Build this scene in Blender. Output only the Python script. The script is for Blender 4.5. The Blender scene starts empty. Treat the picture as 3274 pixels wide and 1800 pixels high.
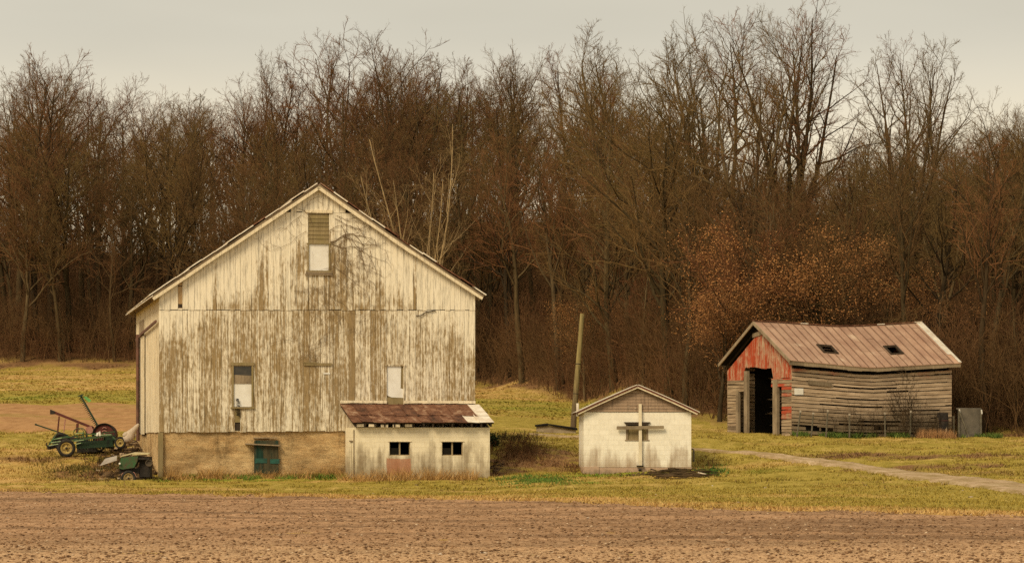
import bpy, math, random
import numpy as np
from mathutils import Vector

# ------------------------------------------------------------------ camera, sky, sun, exposure
SC = bpy.context.scene
COL = SC.collection
EYE, F, CX, HY = 1.8, 8528.0, 1637.0, 1411.0      # eye height, focal length and horizon in photo pixels (3274 wide)
cam_d = bpy.data.cameras.new("camera")
cam_d.sensor_width = 36
cam_d.lens = F / 3274 * 36
cam_d.shift_y = (HY - 900) / 3274
cam_d.clip_start, cam_d.clip_end = 0.5, 5000
cam = bpy.data.objects.new("camera", cam_d)
COL.objects.link(cam)
cam.location = (0, 0, EYE)
cam.rotation_euler = (math.radians(90), 0, 0)
SC.camera = cam

SUN_EL, SUN_AZ = 42, 215          # overcast, the light strongest from behind the camera and to its left
world = bpy.data.worlds.new("World")
SC.world = world
world.use_nodes = True
wt = world.node_tree
wt.nodes.clear()
w_out = wt.nodes.new("ShaderNodeOutputWorld")
w_bg = wt.nodes.new("ShaderNodeBackground")
sky = wt.nodes.new("ShaderNodeTexSky")
sky.sky_type = 'NISHITA'
sky.sun_disc = False
sky.sun_elevation = math.radians(SUN_EL)
sky.sun_rotation = math.radians(SUN_AZ)
w_bw = wt.nodes.new("ShaderNodeRGBToBW")
wt.links.new(sky.outputs[0], w_bw.inputs[0])
w_tc = wt.nodes.new("ShaderNodeTexCoord")
w_mp = wt.nodes.new("ShaderNodeMapping")
w_mp.inputs['Scale'].default_value = (1.2, 1.2, 6)
wt.links.new(w_tc.outputs['Generated'], w_mp.inputs[0])
w_no = wt.nodes.new("ShaderNodeTexNoise")
w_no.inputs['Scale'].default_value = 2.2
w_no.inputs['Detail'].default_value = 4
wt.links.new(w_mp.outputs[0], w_no.inputs['Vector'])
w_cr = wt.nodes.new("ShaderNodeValToRGB")          # cloud deck: soft warm greys
w_cr.color_ramp.elements[0].position = 0.3
w_cr.color_ramp.elements[0].color = (2.90, 2.70, 2.14, 1)
w_cr.color_ramp.elements[1].position = 0.75
w_cr.color_ramp.elements[1].color = (3.70, 3.44, 2.76, 1)
wt.links.new(w_no.outputs[0], w_cr.inputs[0])
w_mx = wt.nodes.new("ShaderNodeMix")
w_mx.data_type = 'RGBA'
w_mx.inputs[0].default_value = 0.9
wt.links.new(w_bw.outputs[0], w_mx.inputs[6])
wt.links.new(w_cr.outputs[0], w_mx.inputs[7])
w_sx = wt.nodes.new("ShaderNodeSeparateXYZ")      # thin bright cream band of cloud low over the horizon
wt.links.new(w_tc.outputs['Generated'], w_sx.inputs[0])
w_gr = wt.nodes.new("ShaderNodeValToRGB")
w_gr.color_ramp.interpolation = 'EASE'
w_gr.color_ramp.elements[0].position = 0.07
w_gr.color_ramp.elements[0].color = (1, 1, 1, 1)
w_gr.color_ramp.elements[1].position = 0.155
w_gr.color_ramp.elements[1].color = (0, 0, 0, 1)
wt.links.new(w_sx.outputs[2], w_gr.inputs[0])
w_m2 = wt.nodes.new("ShaderNodeMix")
w_m2.data_type = 'RGBA'
wt.links.new(w_gr.outputs[0], w_m2.inputs[0])
wt.links.new(w_mx.outputs[2], w_m2.inputs[6])
w_m2.inputs[7].default_value = (5.6, 4.75, 3.25, 1)
wt.links.new(w_m2.outputs[2], w_bg.inputs[0])
w_bg.inputs[1].default_value = 0.1
wt.links.new(w_bg.outputs[0], w_out.inputs[0])

sun_d = bpy.data.lights.new("sun", 'SUN')
sun_d.energy = 1.5
sun_d.angle = math.radians(22)
sun_d.color = (1.0, 0.82, 0.53)
sun = bpy.data.objects.new("sun", sun_d)
COL.objects.link(sun)
_e, _a = math.radians(SUN_EL), math.radians(SUN_AZ)
_sv = Vector((math.sin(_a) * math.cos(_e), math.cos(_a) * math.cos(_e), math.sin(_e)))
sun.rotation_euler = _sv.to_track_quat('Z', 'Y').to_euler()
sun.location = _sv * 60

SC.view_settings.view_transform = 'Standard'
SC.view_settings.look = 'None'
SC.view_settings.gamma = 1
SC.view_settings.use_curve_mapping = False
SC.view_settings.exposure = 0.97
SC.render.engine = 'CYCLES'
SC.cycles.use_denoising = False
SC.cycles.max_bounces = 5
SC.cycles.diffuse_bounces = 3
SC.cycles.glossy_bounces = 2

random.seed(7)
RNG = np.random.default_rng(7)

# ------------------------------------------------------------------ helpers: projection frames
def ray(px, py, Y):
    return Vector(((px - CX) / F * Y, Y, EYE + (HY - py) / F * Y))

class Frame:
    """A building's own axes: u along its front, v into its depth; hit() reads (u, z) on a plane v = const."""
    def __init__(s, px, Y, deg, zb):
        a = math.radians(deg)
        s.ang, s.zb = a, zb
        s.o = ((px - CX) / F * Y, Y)
        s.U = (math.cos(a), math.sin(a))
        s.V = (-math.sin(a), math.cos(a))
    def hit(s, px, py, v=0.0):
        d = ((px - CX) / F, 1.0)
        b = (s.o[0] + v * s.V[0], s.o[1] + v * s.V[1])
        det = -s.U[0] * d[1] + d[0] * s.U[1]
        u = (b[0] * d[1] - b[1] * d[0]) / det
        t = b[1] + u * s.U[1]
        return u, EYE + (HY - py) / F * t - s.zb
    def side(s, px, py, u=0.0):
        d = ((px - CX) / F, 1.0)
        b = (s.o[0] + u * s.U[0], s.o[1] + u * s.U[1])
        det = -s.V[0] * d[1] + d[0] * s.V[1]
        v = (b[0] * d[1] - b[1] * d[0]) / det
        t = b[1] + v * s.V[1]
        return v, EYE + (HY - py) / F * t - s.zb
    def rect(s, px0, py0, px1, py1, v=0.0):
        u0, z1 = s.hit(px0, py0, v)
        u1, z0 = s.hit(px1, py1, v)
        return u0, u1, z0, z1
    def root(s, name):
        o = bpy.data.objects.new(name, None)
        COL.objects.link(o)
        o.empty_display_size = 0.3
        o.location = (s.o[0], s.o[1], s.zb)
        o.rotation_euler = (0, 0, s.ang)
        return o

def tag(o, label=None, cat=None, group=None, kind=None):
    if label: o["label"] = label
    if cat: o["category"] = cat
    if group: o["group"] = group
    if kind: o["kind"] = kind
    return o

def empty(name, loc, rz=0.0):
    o = bpy.data.objects.new(name, None)
    COL.objects.link(o)
    o.location = loc
    o.rotation_euler = (0, 0, rz)
    return o

# ------------------------------------------------------------------ helpers: meshes
class MB:
    def __init__(s):
        s.v, s.f, s.a, s.mi = [], [], [], []
        s.cur = 0.0      # value of attribute "a" for new faces
        s.m = 0
    def face(s, idx):
        s.f.append(tuple(idx)); s.a.append(s.cur); s.mi.append(s.m)
    def hexa(s, p):      # p: 8 points, bottom ring then top ring
        b = len(s.v)
        s.v += [tuple(q) for q in p]
        for q in ((0, 3, 2, 1), (4, 5, 6, 7), (0, 1, 5, 4), (1, 2, 6, 5), (2, 3, 7, 6), (3, 0, 4, 7)):
            s.face([b + i for i in q])
    def box(s, x0, x1, y0, y1, z0, z1):
        s.hexa([(x0, y0, z0), (x1, y0, z0), (x1, y1, z0), (x0, y1, z0), (x0, y0, z1), (x1, y0, z1), (x1, y1, z1), (x0, y1, z1)])
    def ext(s, poly, d):  # extrude polygon (list of 3d points) by vector d
        b = len(s.v); n = len(poly)
        s.v += [tuple(q) for q in poly] + [tuple(Vector(q) + Vector(d)) for q in poly]
        s.face(list(range(b, b + n))); s.face(list(range(b + 2 * n - 1, b + n - 1, -1)))
        for i in range(n):
            j = (i + 1) % n
            s.face([b + i, b + n + i, b + n + j, b + j])
    def beam(s, p, q, w, h, up=(0, 0, 1)):
        p, q = Vector(p), Vector(q)
        t = (q - p).normalized()
        up = Vector(up)
        if abs(t.dot(up)) > 0.98: up = Vector((0, 1, 0))
        r = t.cross(up).normalized() * w / 2
        n = r.cross(t).normalized() * h / 2
        s.hexa([p - r - n, p + r - n, q + r - n, q - r - n, p - r + n, p + r + n, q + r + n, q - r + n])
    def tube(s, pts, r, n=6, cap=True):
        pts = [Vector(p) for p in pts]
        rr = r if isinstance(r, (list, tuple)) else [r] * len(pts)
        b = len(s.v)
        t0 = (pts[1] - pts[0]).normalized()
        ref = Vector((0, 0, 1)) if abs(t0.z) < 0.9 else Vector((1, 0, 0))
        for i, p in enumerate(pts):
            t = (pts[min(i + 1, len(pts) - 1)] - pts[max(i - 1, 0)]).normalized()
            x = t.cross(ref).normalized(); y = t.cross(x)
            for k in range(n):
                an = 2 * math.pi * k / n
                s.v.append(tuple(p + (x * math.cos(an) + y * math.sin(an)) * rr[i]))
        for i in range(len(pts) - 1):
            for k in range(n):
                k2 = (k + 1) % n
                s.face([b + i * n + k, b + i * n + k2, b + (i + 1) * n + k2, b + (i + 1) * n + k])
        if cap:
            s.face([b + k for k in range(n)][::-1])
            s.face([b + (len(pts) - 1) * n + k for k in range(n)])
    def lathe(s, c, axis, prof, n=24):  # prof: list of (distance along axis, radius)
        c, ax = Vector(c), Vector(axis).normalized()
        ref = Vector((0, 0, 1)) if abs(ax.z) < 0.9 else Vector((1, 0, 0))
        x = ax.cross(ref).normalized(); y = ax.cross(x)
        b = len(s.v)
        for d, r in prof:
            for k in range(n):
                an = 2 * math.pi * k / n
                s.v.append(tuple(c + ax * d + (x * math.cos(an) + y * math.sin(an)) * r))
        for i in range(len(prof) - 1):
            for k in range(n):
                k2 = (k + 1) % n
                s.face([b + i * n + k, b + i * n + k2, b + (i + 1) * n + k2, b + (i + 1) * n + k])
    def build(s, name, mat, parent=None, smooth=False):
        me = bpy.data.meshes.new(name)
        me.from_pydata(s.v, [], s.f)
        at = me.attributes.new("a", 'FLOAT', 'FACE')
        at.data.foreach_set("value", s.a)
        for m in (mat if isinstance(mat, (list, tuple)) else [mat]):
            me.materials.append(m)
        if any(s.mi): me.polygons.foreach_set("material_index", s.mi)
        if smooth: me.polygons.foreach_set("use_smooth", [True] * len(me.polygons))
        me.update()
        o = bpy.data.objects.new(name, me)
        COL.objects.link(o)
        if parent: o.parent = parent
        return o

def np_mesh(name, V, Fa, mat, parent=None, smooth=False, attr=None):
    """V (n,3); Fa (m,k) with k = 3 or 4; attr: (name, per-face floats) or (name, per-point rgba)"""
    me = bpy.data.meshes.new(name)
    V = np.asarray(V, np.float32); Fa = np.asarray(Fa, np.int32)
    k = Fa.shape[1]
    me.vertices.add(len(V)); me.vertices.foreach_set("co", V.ravel())
    me.loops.add(Fa.size); me.loops.foreach_set("vertex_index", Fa.ravel())
    me.polygons.add(len(Fa)); me.polygons.foreach_set("loop_start", np.arange(0, Fa.size, k, dtype=np.int32))
    if smooth: me.polygons.foreach_set("use_smooth", np.ones(len(Fa), bool))
    if attr is not None:
        n, arr = attr
        arr = np.asarray(arr, np.float32)
        if arr.ndim == 1:
            me.attributes.new(n, 'FLOAT', 'FACE').data.foreach_set("value", arr)
        else:
            me.attributes.new(n, 'FLOAT_COLOR', 'POINT').data.foreach_set("color", arr.ravel())
    me.update(calc_edges=True)
    me.materials.append(mat)
    o = bpy.data.objects.new(name, me)
    COL.objects.link(o)
    if parent: o.parent = parent
    return o

def inst(src, loc, rz=0.0, sc=1.0):
    """copy of a thing, its parts and sub-parts, sharing their meshes"""
    r = src.copy(); COL.objects.link(r)
    r.location = loc; r.rotation_euler = (0, 0, rz)
    r.scale = sc if isinstance(sc, (tuple, list)) else (sc, sc, sc)
    for ch in src.children:
        c = ch.copy(); COL.objects.link(c); c.parent = r
        for g in ch.children:
            d = g.copy(); COL.objects.link(d); d.parent = c
    return r

# ------------------------------------------------------------------ helpers: materials
class M:
    def __init__(s, name, rough=0.9, spec=0.15, metal=0.0):
        s.mat = bpy.data.materials.new(name); s.mat.use_nodes = True
        s.t = s.mat.node_tree
        s.b = s.t.nodes['Principled BSDF']
        s.b.inputs['Roughness'].default_value = rough
        s.b.inputs['Specular IOR Level'].default_value = spec
        s.b.inputs['Metallic'].default_value = metal
    def n(s, typ): return s.t.nodes.new(typ)
    def set(s, sock, v):
        if hasattr(v, 'links') or isinstance(v, bpy.types.NodeSocket): s.t.links.new(v, sock)
        else: sock.default_value = v if not isinstance(v, tuple) or len(v) != 3 or sock.type != 'RGBA' else v + (1,)
    def co(s, scale=(1, 1, 1), kind='Object', loc=(0, 0, 0)):
        tc = s.n("ShaderNodeTexCoord"); mp = s.n("ShaderNodeMapping")
        mp.inputs['Scale'].default_value = scale; mp.inputs['Location'].default_value = loc
        s.t.links.new(tc.outputs[kind], mp.inputs[0]); return mp.outputs[0]
    def noise(s, vec, scale=1.0, detail=4, rough=0.55):
        x = s.n("ShaderNodeTexNoise"); s.set(x.inputs['Vector'], vec)
        x.inputs['Scale'].default_value = scale; x.inputs['Detail'].default_value = detail
        x.inputs['Roughness'].default_value = rough; return x.outputs[0]
    def attr(s, name='a', out='Fac'):
        x = s.n("ShaderNodeAttribute"); x.attribute_name = name; return x.outputs[out]
    def rand(s): return s.n("ShaderNodeObjectInfo").outputs['Random']
    def sep(s, vec):
        x = s.n("ShaderNodeSeparateXYZ"); s.set(x.inputs[0], vec); return x.outputs
    def comb(s, a, b, c=0.0):
        x = s.n("ShaderNodeCombineXYZ")
        for i, q in enumerate((a, b, c)): s.set(x.inputs[i], q)
        return x.outputs[0]
    def ma(s, op, a, b=0.0, clamp=False):
        x = s.n("ShaderNodeMath"); x.operation = op; x.use_clamp = clamp
        s.set(x.inputs[0], a); s.set(x.inputs[1], b); return x.outputs[0]
    def ramp(s, f, stops):
        x = s.n("ShaderNodeValToRGB"); s.set(x.inputs[0], f)
        cr = x.color_ramp
        while len(cr.elements) < len(stops): cr.elements.new(0.5)
        for e, (p, c) in zip(cr.elements, stops):
            e.position = p
            e.color = (c, c, c, 1) if not isinstance(c, tuple) else c + (1,)
        return x.outputs[0]
    def mix(s, f, a, b):
        x = s.n("ShaderNodeMix"); x.data_type = 'RGBA'
        s.set(x.inputs[0], f); s.set(x.inputs[6], a); s.set(x.inputs[7], b); return x.outputs[2]
    def mul(s, col, f):  # colour times a grey factor
        x = s.n("ShaderNodeMix"); x.data_type = 'RGBA'; x.blend_type = 'MULTIPLY'; x.inputs[0].default_value = 1
        s.set(x.inputs[6], col); s.set(x.inputs[7], f); return x.outputs[2]
    def done(s, col, bump=None, strength=0.3, dist=0.02, rough=None):
        s.set(s.b.inputs['Base Color'], col)
        if rough is not None: s.set(s.b.inputs['Roughness'], rough)
        if bump is not None:
            x = s.n("ShaderNodeBump"); x.inputs['Strength'].default_value = strength
            x.inputs['Distance'].default_value = dist; s.set(x.inputs['Height'], bump)
            s.t.links.new(x.outputs[0], s.b.inputs['Normal'])
        return s.mat

def mat_painted(name, paint, paint2, bare, bare2, amount, grain=(5, 5, 0.45), eave=None, blot=1.0):
    """Weathered paint on boards: streaks along the grain, flaked patches; attribute a shifts wear per board."""
    m = M(name, 0.85, 0.12)
    streak = m.noise(m.co(tuple(g * (2.0 if g > 1 else .8) for g in grain)), 1.6, 5, 0.6)
    fine = m.noise(m.co((26 if grain[0] > 1 else 3, 26, 26 if grain[0] < 1 else 4)), 1.0, 4, 0.65)
    patch = m.noise(m.co((0.42, 0.42, 0.33)), 1.0, 4, 0.6)
    flake = m.noise(m.co((8, 8, 3.2)), 1.0, 6, 0.72)
    f = m.ma('ADD', m.ma('MULTIPLY', streak, 1.0), m.ma('MULTIPLY', patch, 0.65))
    f = m.ma('ADD', f, m.ma('MULTIPLY', flake, 1.0 * blot))
    f = m.ma('ADD', f, m.ma('MULTIPLY', fine, 0.35))
    f = m.ma('SUBTRACT', f, 0.90 + 0.5 * blot)
    f = m.ma('ADD', f, m.ma('MULTIPLY', m.attr('a'), 1.0))
    if eave:   # paint survives where the eaves shelter the boards
        ua, za, sl, sr = eave
        x, y, z = m.sep(m.co())
        d = m.ma('SUBTRACT', x, ua)
        drop = m.ma('MAXIMUM', m.ma('MULTIPLY', d, sr), m.ma('MULTIPLY', d, -sl))
        dist = m.ma('SUBTRACT', m.ma('SUBTRACT', za, drop), z)
        sh = m.ma('SUBTRACT', 1.0, m.ma('DIVIDE', dist, 2.6), True)
        f = m.ma('ADD', f, m.ma('MULTIPLY', sh, 0.62))
        mid = m.ma('SUBTRACT', 1.0, m.ma('DIVIDE', m.ma('ABSOLUTE', m.ma('SUBTRACT', d, 0.9)), 2.6), True)
        f = m.ma('SUBTRACT', f, m.ma('MULTIPLY', mid, 0.09 if eave[0] > 4 else -.0))
    k = m.ramp(m.ma('ADD', f, amount), [(0.32, 0.0), (0.60, 1.0)])
    pc = m.mix(m.noise(m.co((2.5, 2.5, 0.6)), 1.0, 3), paint, paint2)
    bc = m.mix(m.noise(m.co((7, 7, 0.5)), 1.5, 4), bare, bare2)
    col = m.mix(k, bc, pc)
    dirt = m.ramp(m.noise(m.co((9, 9, 0.9)), 1.5, 5, 0.7), [(0.32, 0.55), (0.52, 1.0)])
    col = m.mul(col, dirt)
    h = m.ma('ADD', m.ma('MULTIPLY', k, 0.4), fine)
    return m.done(col, h, 0.5, 0.01)

def mat_wood(name, c1, c2, c3, grain=(7, 7, 0.5), rough=0.9):
    m = M(name, rough, 0.1)
    g = m.noise(m.co(grain), 2.0, 6, 0.65)
    b = m.noise(m.co((1.1, 1.1, 1.1)), 1.3, 3)
    col = m.mix(m.ramp(g, [(0.3, 0.0), (0.65, 1.0)]), c1, c2)
    col = m.mix(m.ramp(b, [(0.45, 0.0), (0.7, 0.8)]), col, c3)
    col = m.mul(col, m.ramp(m.ma('ADD', m.attr('a'), 0.5), [(0.0, 0.45), (0.5, 1.0), (1.0, 1.0)]))
    return m.done(col, g, 0.4, 0.01)

def mat_plain(name, c, c2=None, rough=0.6, spec=0.3, metal=0.0, sc=3.0, lo=0.4, hi=0.65):
    m = M(name, rough, spec, metal)
    g = m.noise(m.co((1, 1, 1)), sc, 6, 0.65)
    col = m.mix(m.ramp(g, [(lo, 0.0), (hi, 1.0)]), c, c2 or tuple(q * 0.6 for q in c))
    return m.done(col, g, 0.2, 0.01)

# ------------------------------------------------------------------ terrain
YS = [0, 60, 80, 96, 107, 111, 115, 120, 126, 132, 160, 180, 200, 220, 240, 270, 300, 330, 360, 420, 700]
TAB = {   # x / Y ratio : height above eye level at each distance
 -.60:  [-1.8, -1.8, -1.78, -1.75, -1.7, -1.5, -1.1, -.5, .1, .4, 2.2, 3.1, 4.0, 5.1, 6.5, 12.5, 18.5, 24, 28, 31, 31],
 -.192: [-1.8, -1.8, -1.78, -1.75, -1.7, -1.5, -1.1, -.5, .1, .4, 2.2, 3.1, 4.0, 5.1, 6.5, 12.5, 18.5, 23.5, 27, 30, 30],
 -.130: [-1.8, -1.8, -1.78, -1.75, -1.68, -1.45, -1.0, -.45, .15, .4, 2.2, 3.1, 4.0, 5.1, 6.5, 12.0, 17.5, 21.5, 25, 27, 27],
 -.070: [-1.8, -1.8, -1.78, -1.75, -1.6, -1.5, -1.3, -1.0, -.3, .4, 1.9, 2.8, 3.8, 4.9, 6.5, 12.5, 18.5, 24, 28, 31, 31],
 -.0125:[-1.8, -1.8, -1.78, -1.75, -1.6, -1.45, -.95, -.15, .3, .42, 1.5, 2.4, 3.4, 4.4, 8, 14.5, 21, 26, 29.5, 32, 32],
 .0238: [-1.8, -1.8, -1.75, -1.6, -1.38, -1.3, -.95, -.25, .15, .35, 1.2, 2.2, 3.2, 7.5, 13, 19.5, 24, 27.5, 29.5, 31, 31],
 .0700: [-1.8, -1.8, -1.75, -1.58, -1.2, -.95, -.5, .0, .36, .45, 3.0, 7.5, 11.5, 15.5, 19, 22, 24, 25, 25, 25, 25],
 .105:  [-1.8, -1.8, -1.75, -1.57, -1.05, -.75, -.4, .0, .3, .36, 4.2, 8.5, 12.5, 16, 18.5, 20.5, 22, 23, 23, 23, 23],
 .130:  [-1.8, -1.8, -1.75, -1.5, -.9, -.65, -.35, -.05, .2, .25, 4.2, 9, 14, 18, 20.5, 22, 23, 23, 23, 23, 23],
 .192:  [-1.8, -1.8, -1.75, -1.25, -.75, -.55, -.3, -.1, .1, .25, 4.2, 9.5, 14.5, 18.5, 21, 22, 22, 22, 22, 22, 22],
 .60:   [-1.8, -1.8, -1.75, -1.25, -.75, -.55, -.3, -.1, .1, .25, 4.2, 9.5, 14.5, 18.5, 21, 22, 22, 22, 22, 22, 22]}
_R = np.array(sorted(TAB)); _Y = np.array(YS, float); _T = np.array([TAB[r] for r in sorted(TAB)])

def _fine(x, y):
    return (np.sin(x * .31 + 1.3) * np.cos(y * .23) * .035 + np.sin(x * .9 + y * .53) * .018
            + np.sin(x * 2.1 - y * 1.1 + 2) * .010 + np.sin(x * 4.3 + y * 2.7) * .006)

def gz(x, y):
    x = np.asarray(x, float); y = np.asarray(y, float)
    r = np.clip(x / np.maximum(y, 80), -.6, .6)
    yc = np.clip(y, 0, 699)
    i = np.clip(np.searchsorted(_R, r) - 1, 0, len(_R) - 2)
    j = np.clip(np.searchsorted(_Y, yc, side='right') - 1, 0, len(_Y) - 2)
    a = (r - _R[i]) / (_R[i + 1] - _R[i]); a = a * a * (3 - 2 * a)
    b = (yc - _Y[j]) / (_Y[j + 1] - _Y[j])
    z = (_T[i, j] * (1 - a) + _T[i + 1, j] * a) * (1 - b) + (_T[i, j + 1] * (1 - a) + _T[i + 1, j + 1] * a) * b
    return EYE + z + _fine(x, y) * np.clip((y - 20) / 60, 0, 1)

def ground_hit(px, py, y0=30.0, y1=400.0):
    d = ((px - CX) / F, (HY - py) / F)
    ys = np.arange(y0, y1, 0.1)
    below = EYE + d[1] * ys <= gz(d[0] * ys, ys)
    y = float(ys[np.argmax(below)]) if below.any() else y1
    return Vector((d[0] * y, y, float(gz(d[0] * y, y))))

def gv(x, y, dz=0.0): return Vector((x, y, float(gz(x, y)) + dz))

TREE_R = np.array([-.6, -.192, -.130, -.05, -.0125, .0238, .06, .0777, .105, .135, .155, .192, .6])
TREE_Y = np.array([243, 243, 243, 235, 222, 196, 148, 139, 139, 138, 133, 132, 132.])
def tree_line(x, y):
    return np.interp(np.asarray(x) / np.maximum(y, 80), TREE_R, TREE_Y)

def vnoise(x, y, s=1.0, seed=0):
    """smooth value noise, vectorised"""
    x = np.asarray(x) * s; y = np.asarray(y) * s
    xi = np.floor(x).astype(np.int64); yi = np.floor(y).astype(np.int64)
    fx = x - xi; fy = y - yi; fx = fx * fx * (3 - 2 * fx); fy = fy * fy * (3 - 2 * fy)
    def h(a, b):
        n = (a * 374761393 + b * 668265263 + seed * 1442695041) & 0xffffffff
        n = ((n ^ (n >> 13)) * 1274126177) & 0xffffffff
        return ((n ^ (n >> 16)) & 0xffff) / 65535.0
    return (h(xi, yi) * (1 - fx) + h(xi + 1, yi) * fx) * (1 - fy) + (h(xi, yi + 1) * (1 - fx) + h(xi + 1, yi + 1) * fx) * fy

def blob(x, y, cx, cy, rx, ry):
    return np.clip(1.35 - np.sqrt(((x - cx) / rx) ** 2 + ((y - cy) / ry) ** 2), 0, 1)

# field edge (photo reading) -> world curve
FE = [ground_hit(px, py, 40) for px, py in ((-500, 1568), (0, 1572), (500, 1583), (1000, 1592), (1500, 1600), (2000, 1613), (2500, 1634), (3000, 1649), (3274, 1655), (3800, 1668))]
FE_X = np.array([p.x for p in FE]); FE_Y = np.array([p.y for p in FE])
def field_edge(x): return np.interp(x, FE_X, FE_Y)

def zone(x, y):
    """what covers the ground: rgba = (dry straw, lush green, bare earth, leaf litter)"""
    x = np.asarray(x, float); y = np.asarray(y, float)
    n1 = vnoise(x, y, .12, 1); n2 = vnoise(x, y, .45, 2); n3 = vnoise(x * .35, y * 1.2, .5, 3); n4 = vnoise(x, y, 1.7, 4)
    dry = .12 + .5 * n3 + .3 * (n2 - .5)
    fe = field_edge(x)
    dry = dry + .55 * np.clip(1 - (y - fe) / 9.0, 0, 1) * (.3 + n1)
    dry = dry + .35 * np.clip(1 - abs(x + 22) / 9, 0, 1) * (y < 122)
    lush = np.zeros_like(x)
    for cx, cy, rx, ry, w in ((4, 106.5, 3.2, 3.0, .9), (6.8, 107.5, 2.5, 1.8, .8), (-11, 108.8, 6, 1.3, .9), (-7.2, 109, 1.6, 2, 1), (1.0, 105.6, 1.5, 2.2, .8),
                              (2.5, 99.5, 2, 2.5, .7), (10, 105, 2.2, 2.5, .6)):
        lush = np.maximum(lush, blob(x, y, cx, cy, rx, ry) * w * (.1 + .9 * n4))
    lush = np.maximum(lush, .42 * np.clip(1.4 - abs(y - 178) / 16, 0, 1) * (.4 + n2) * (x < 6))     # bright strip up the slope
    lush = np.maximum(lush, .4 * blob(x, y, -22, 116, 9, 4) * n4)
    bare = np.zeros_like(x)
    for cx, cy, rx, ry, w in ((14.5, 112, 3.2, 2.0, 1), (18.3, 110, 5, 1.6, 1), (24, 108, 6, 1.4, .8), (1.6, 115.5, 3.8, 4.5, 1.1), (-.4, 112, 1.7, 3, 1.0), (-20, 118, 6, 2.5, .7), (-17.4, 112, 3, 5, .9),
                              (9.5, 107.5, 1.8, 2, .5), (19, 99, 8, 3.2, .6), (16.5, 103, 5, 2.4, .8), (5, 126, 5, 1, .6), (-3, 190, 14, 7, .35)):
        bare = np.maximum(bare, blob(x, y, cx, cy, rx, ry) * w * (.35 + .9 * n4))
    bare = np.maximum(bare, .8 * np.clip(1 - abs(y - tree_line(x, y) + 1) / 7, 0, 1) * (.4 + n2))
    dry = np.where((y > 195) | (y > 158) & (x < -12) & (abs(y - 176) > 17), dry + .3, dry)
    litter = np.clip((y - tree_line(x, y)) / 3 + n2 - .5, 0, 1)
    return np.clip(np.stack([dry, lush, bare, litter], -1), 0, 1)

def mat_ground(name, kind):
    m = M(name, 0.95, 0.05)
    big = m.noise(m.co((.25, .25, .25)), 1.0, 5, .6)
    med = m.noise(m.co((1.6, .7, 1)), 1.0, 6, .7)
    fine = m.noise(m.co((14, 5, 8)), 1.0, 5, .7)
    if kind == 'grass':
        a = m.n("ShaderNodeAttribute"); a.attribute_name = 'zone'
        s = m.n("ShaderNodeSeparateColor"); m.t.links.new(a.outputs['Color'], s.inputs[0])
        k = m.ma('ADD', m.ma('MULTIPLY', med, .9), m.ma('MULTIPLY', fine, .5))
        grass = m.ramp(k, [(.45, (.145, .115, .02)), (.62, (.30, .225, .042)), (.85, (.43, .32, .08))])
        straw = m.ramp(k, [(.45, (.27, .15, .045)), (.65, (.48, .29, .10)), (.85, (.60, .40, .16))])
        green = m.ramp(k, [(.45, (.06, .12, .015)), (.75, (.22, .26, .03))])
        earth = m.ramp(k, [(.45, (.07, .04, .02)), (.75, (.24, .13, .06))])
        leaf = m.ramp(k, [(.45, (.06, .03, .015)), (.75, (.19, .095, .042))])
        def thr(v, lo, hi): return m.ramp(m.ma('ADD', v, m.ma('MULTIPLY', m.ma('SUBTRACT', med, .5), .7)), [(lo, 0.0), (hi, 1.0)])
        c = m.mix(thr(s.outputs[0], .4, .85), grass, straw)
        c = m.mix(thr(s.outputs[1], .3, .75), c, green)
        c = m.mix(thr(s.outputs[2], .35, .75), c, earth)
        c = m.mix(m.attr('zone', 'Alpha'), c, leaf)
        return m.done(c, m.ma('ADD', fine, med), .9, .06)
    if kind == 'soil':
        k = m.ma('ADD', m.ma('MULTIPLY', m.noise(m.co((5, 1.6, 3)), 1.0, 6, .72), .8), m.ma('MULTIPLY', fine, .5))
        c = m.ramp(k, [(.34, (.14, .072, .036)), (.54, (.30, .168, .088)), (.80, (.47, .29, .17))])
        st = m.noise(m.co((.05, .55, .1)), 1.0, 4, .6)
        c = m.mul(c, m.ramp(st, [(.38, .60), (.58, 1.12)]))
        y = m.sep(m.co())[1]
        near = m.ramp(m.ma('ADD', m.ma('MULTIPLY', m.ma('SUBTRACT', 49.0, y), .10), m.ma('MULTIPLY', big, .6)), [(.3, 0.0), (1.0, 1.0)])
        c = m.mix(m.ma('MULTIPLY', near, m.ramp(fine, [(.4, .15), (.6, .8)])), c, (.66, .43, .24))
        return m.done(c, k, 1.0, .055)
    if kind == 'farsoil':
        c = m.ramp(m.ma('ADD', m.ma('MULTIPLY', med, .8), m.ma('MULTIPLY', fine, .4)), [(.4, (.25, .125, .05)), (.75, (.46, .26, .12))])
        g = m.noise(m.co((.12, .5, .2)), 1.0, 4, .6)
        c = m.mix(m.ramp(g, [(.55, 0.0), (.7, .6)]), c, (.27, .22, .05))
        return m.done(c, med, .6, .06)
    if kind == 'gravel':
        c = m.ramp(m.ma('ADD', m.ma('MULTIPLY', med, .6), m.ma('MULTIPLY', fine, .6)), [(.4, (.24, .15, .08)), (.60, (.45, .32, .20)), (.8, (.62, .48, .34))])
        rut = m.ramp(m.attr('a'), [(0, .1), (.22, 1.0), (.40, .25), (.58, .25), (.72, 1.0), (.95, .1)])
        k = m.ma('SUBTRACT', m.ramp(m.noise(m.co((.8, 1.4, 1)), 1.0, 5, .7), [(.32, 0.0), (.62, 1.0)]), m.ma('MULTIPLY', rut, .55), True)
        c = m.mix(m.ma('MULTIPLY', k, .85), c, (.23, .165, .055))
        return m.done(c, fine, .7, .03)

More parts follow.
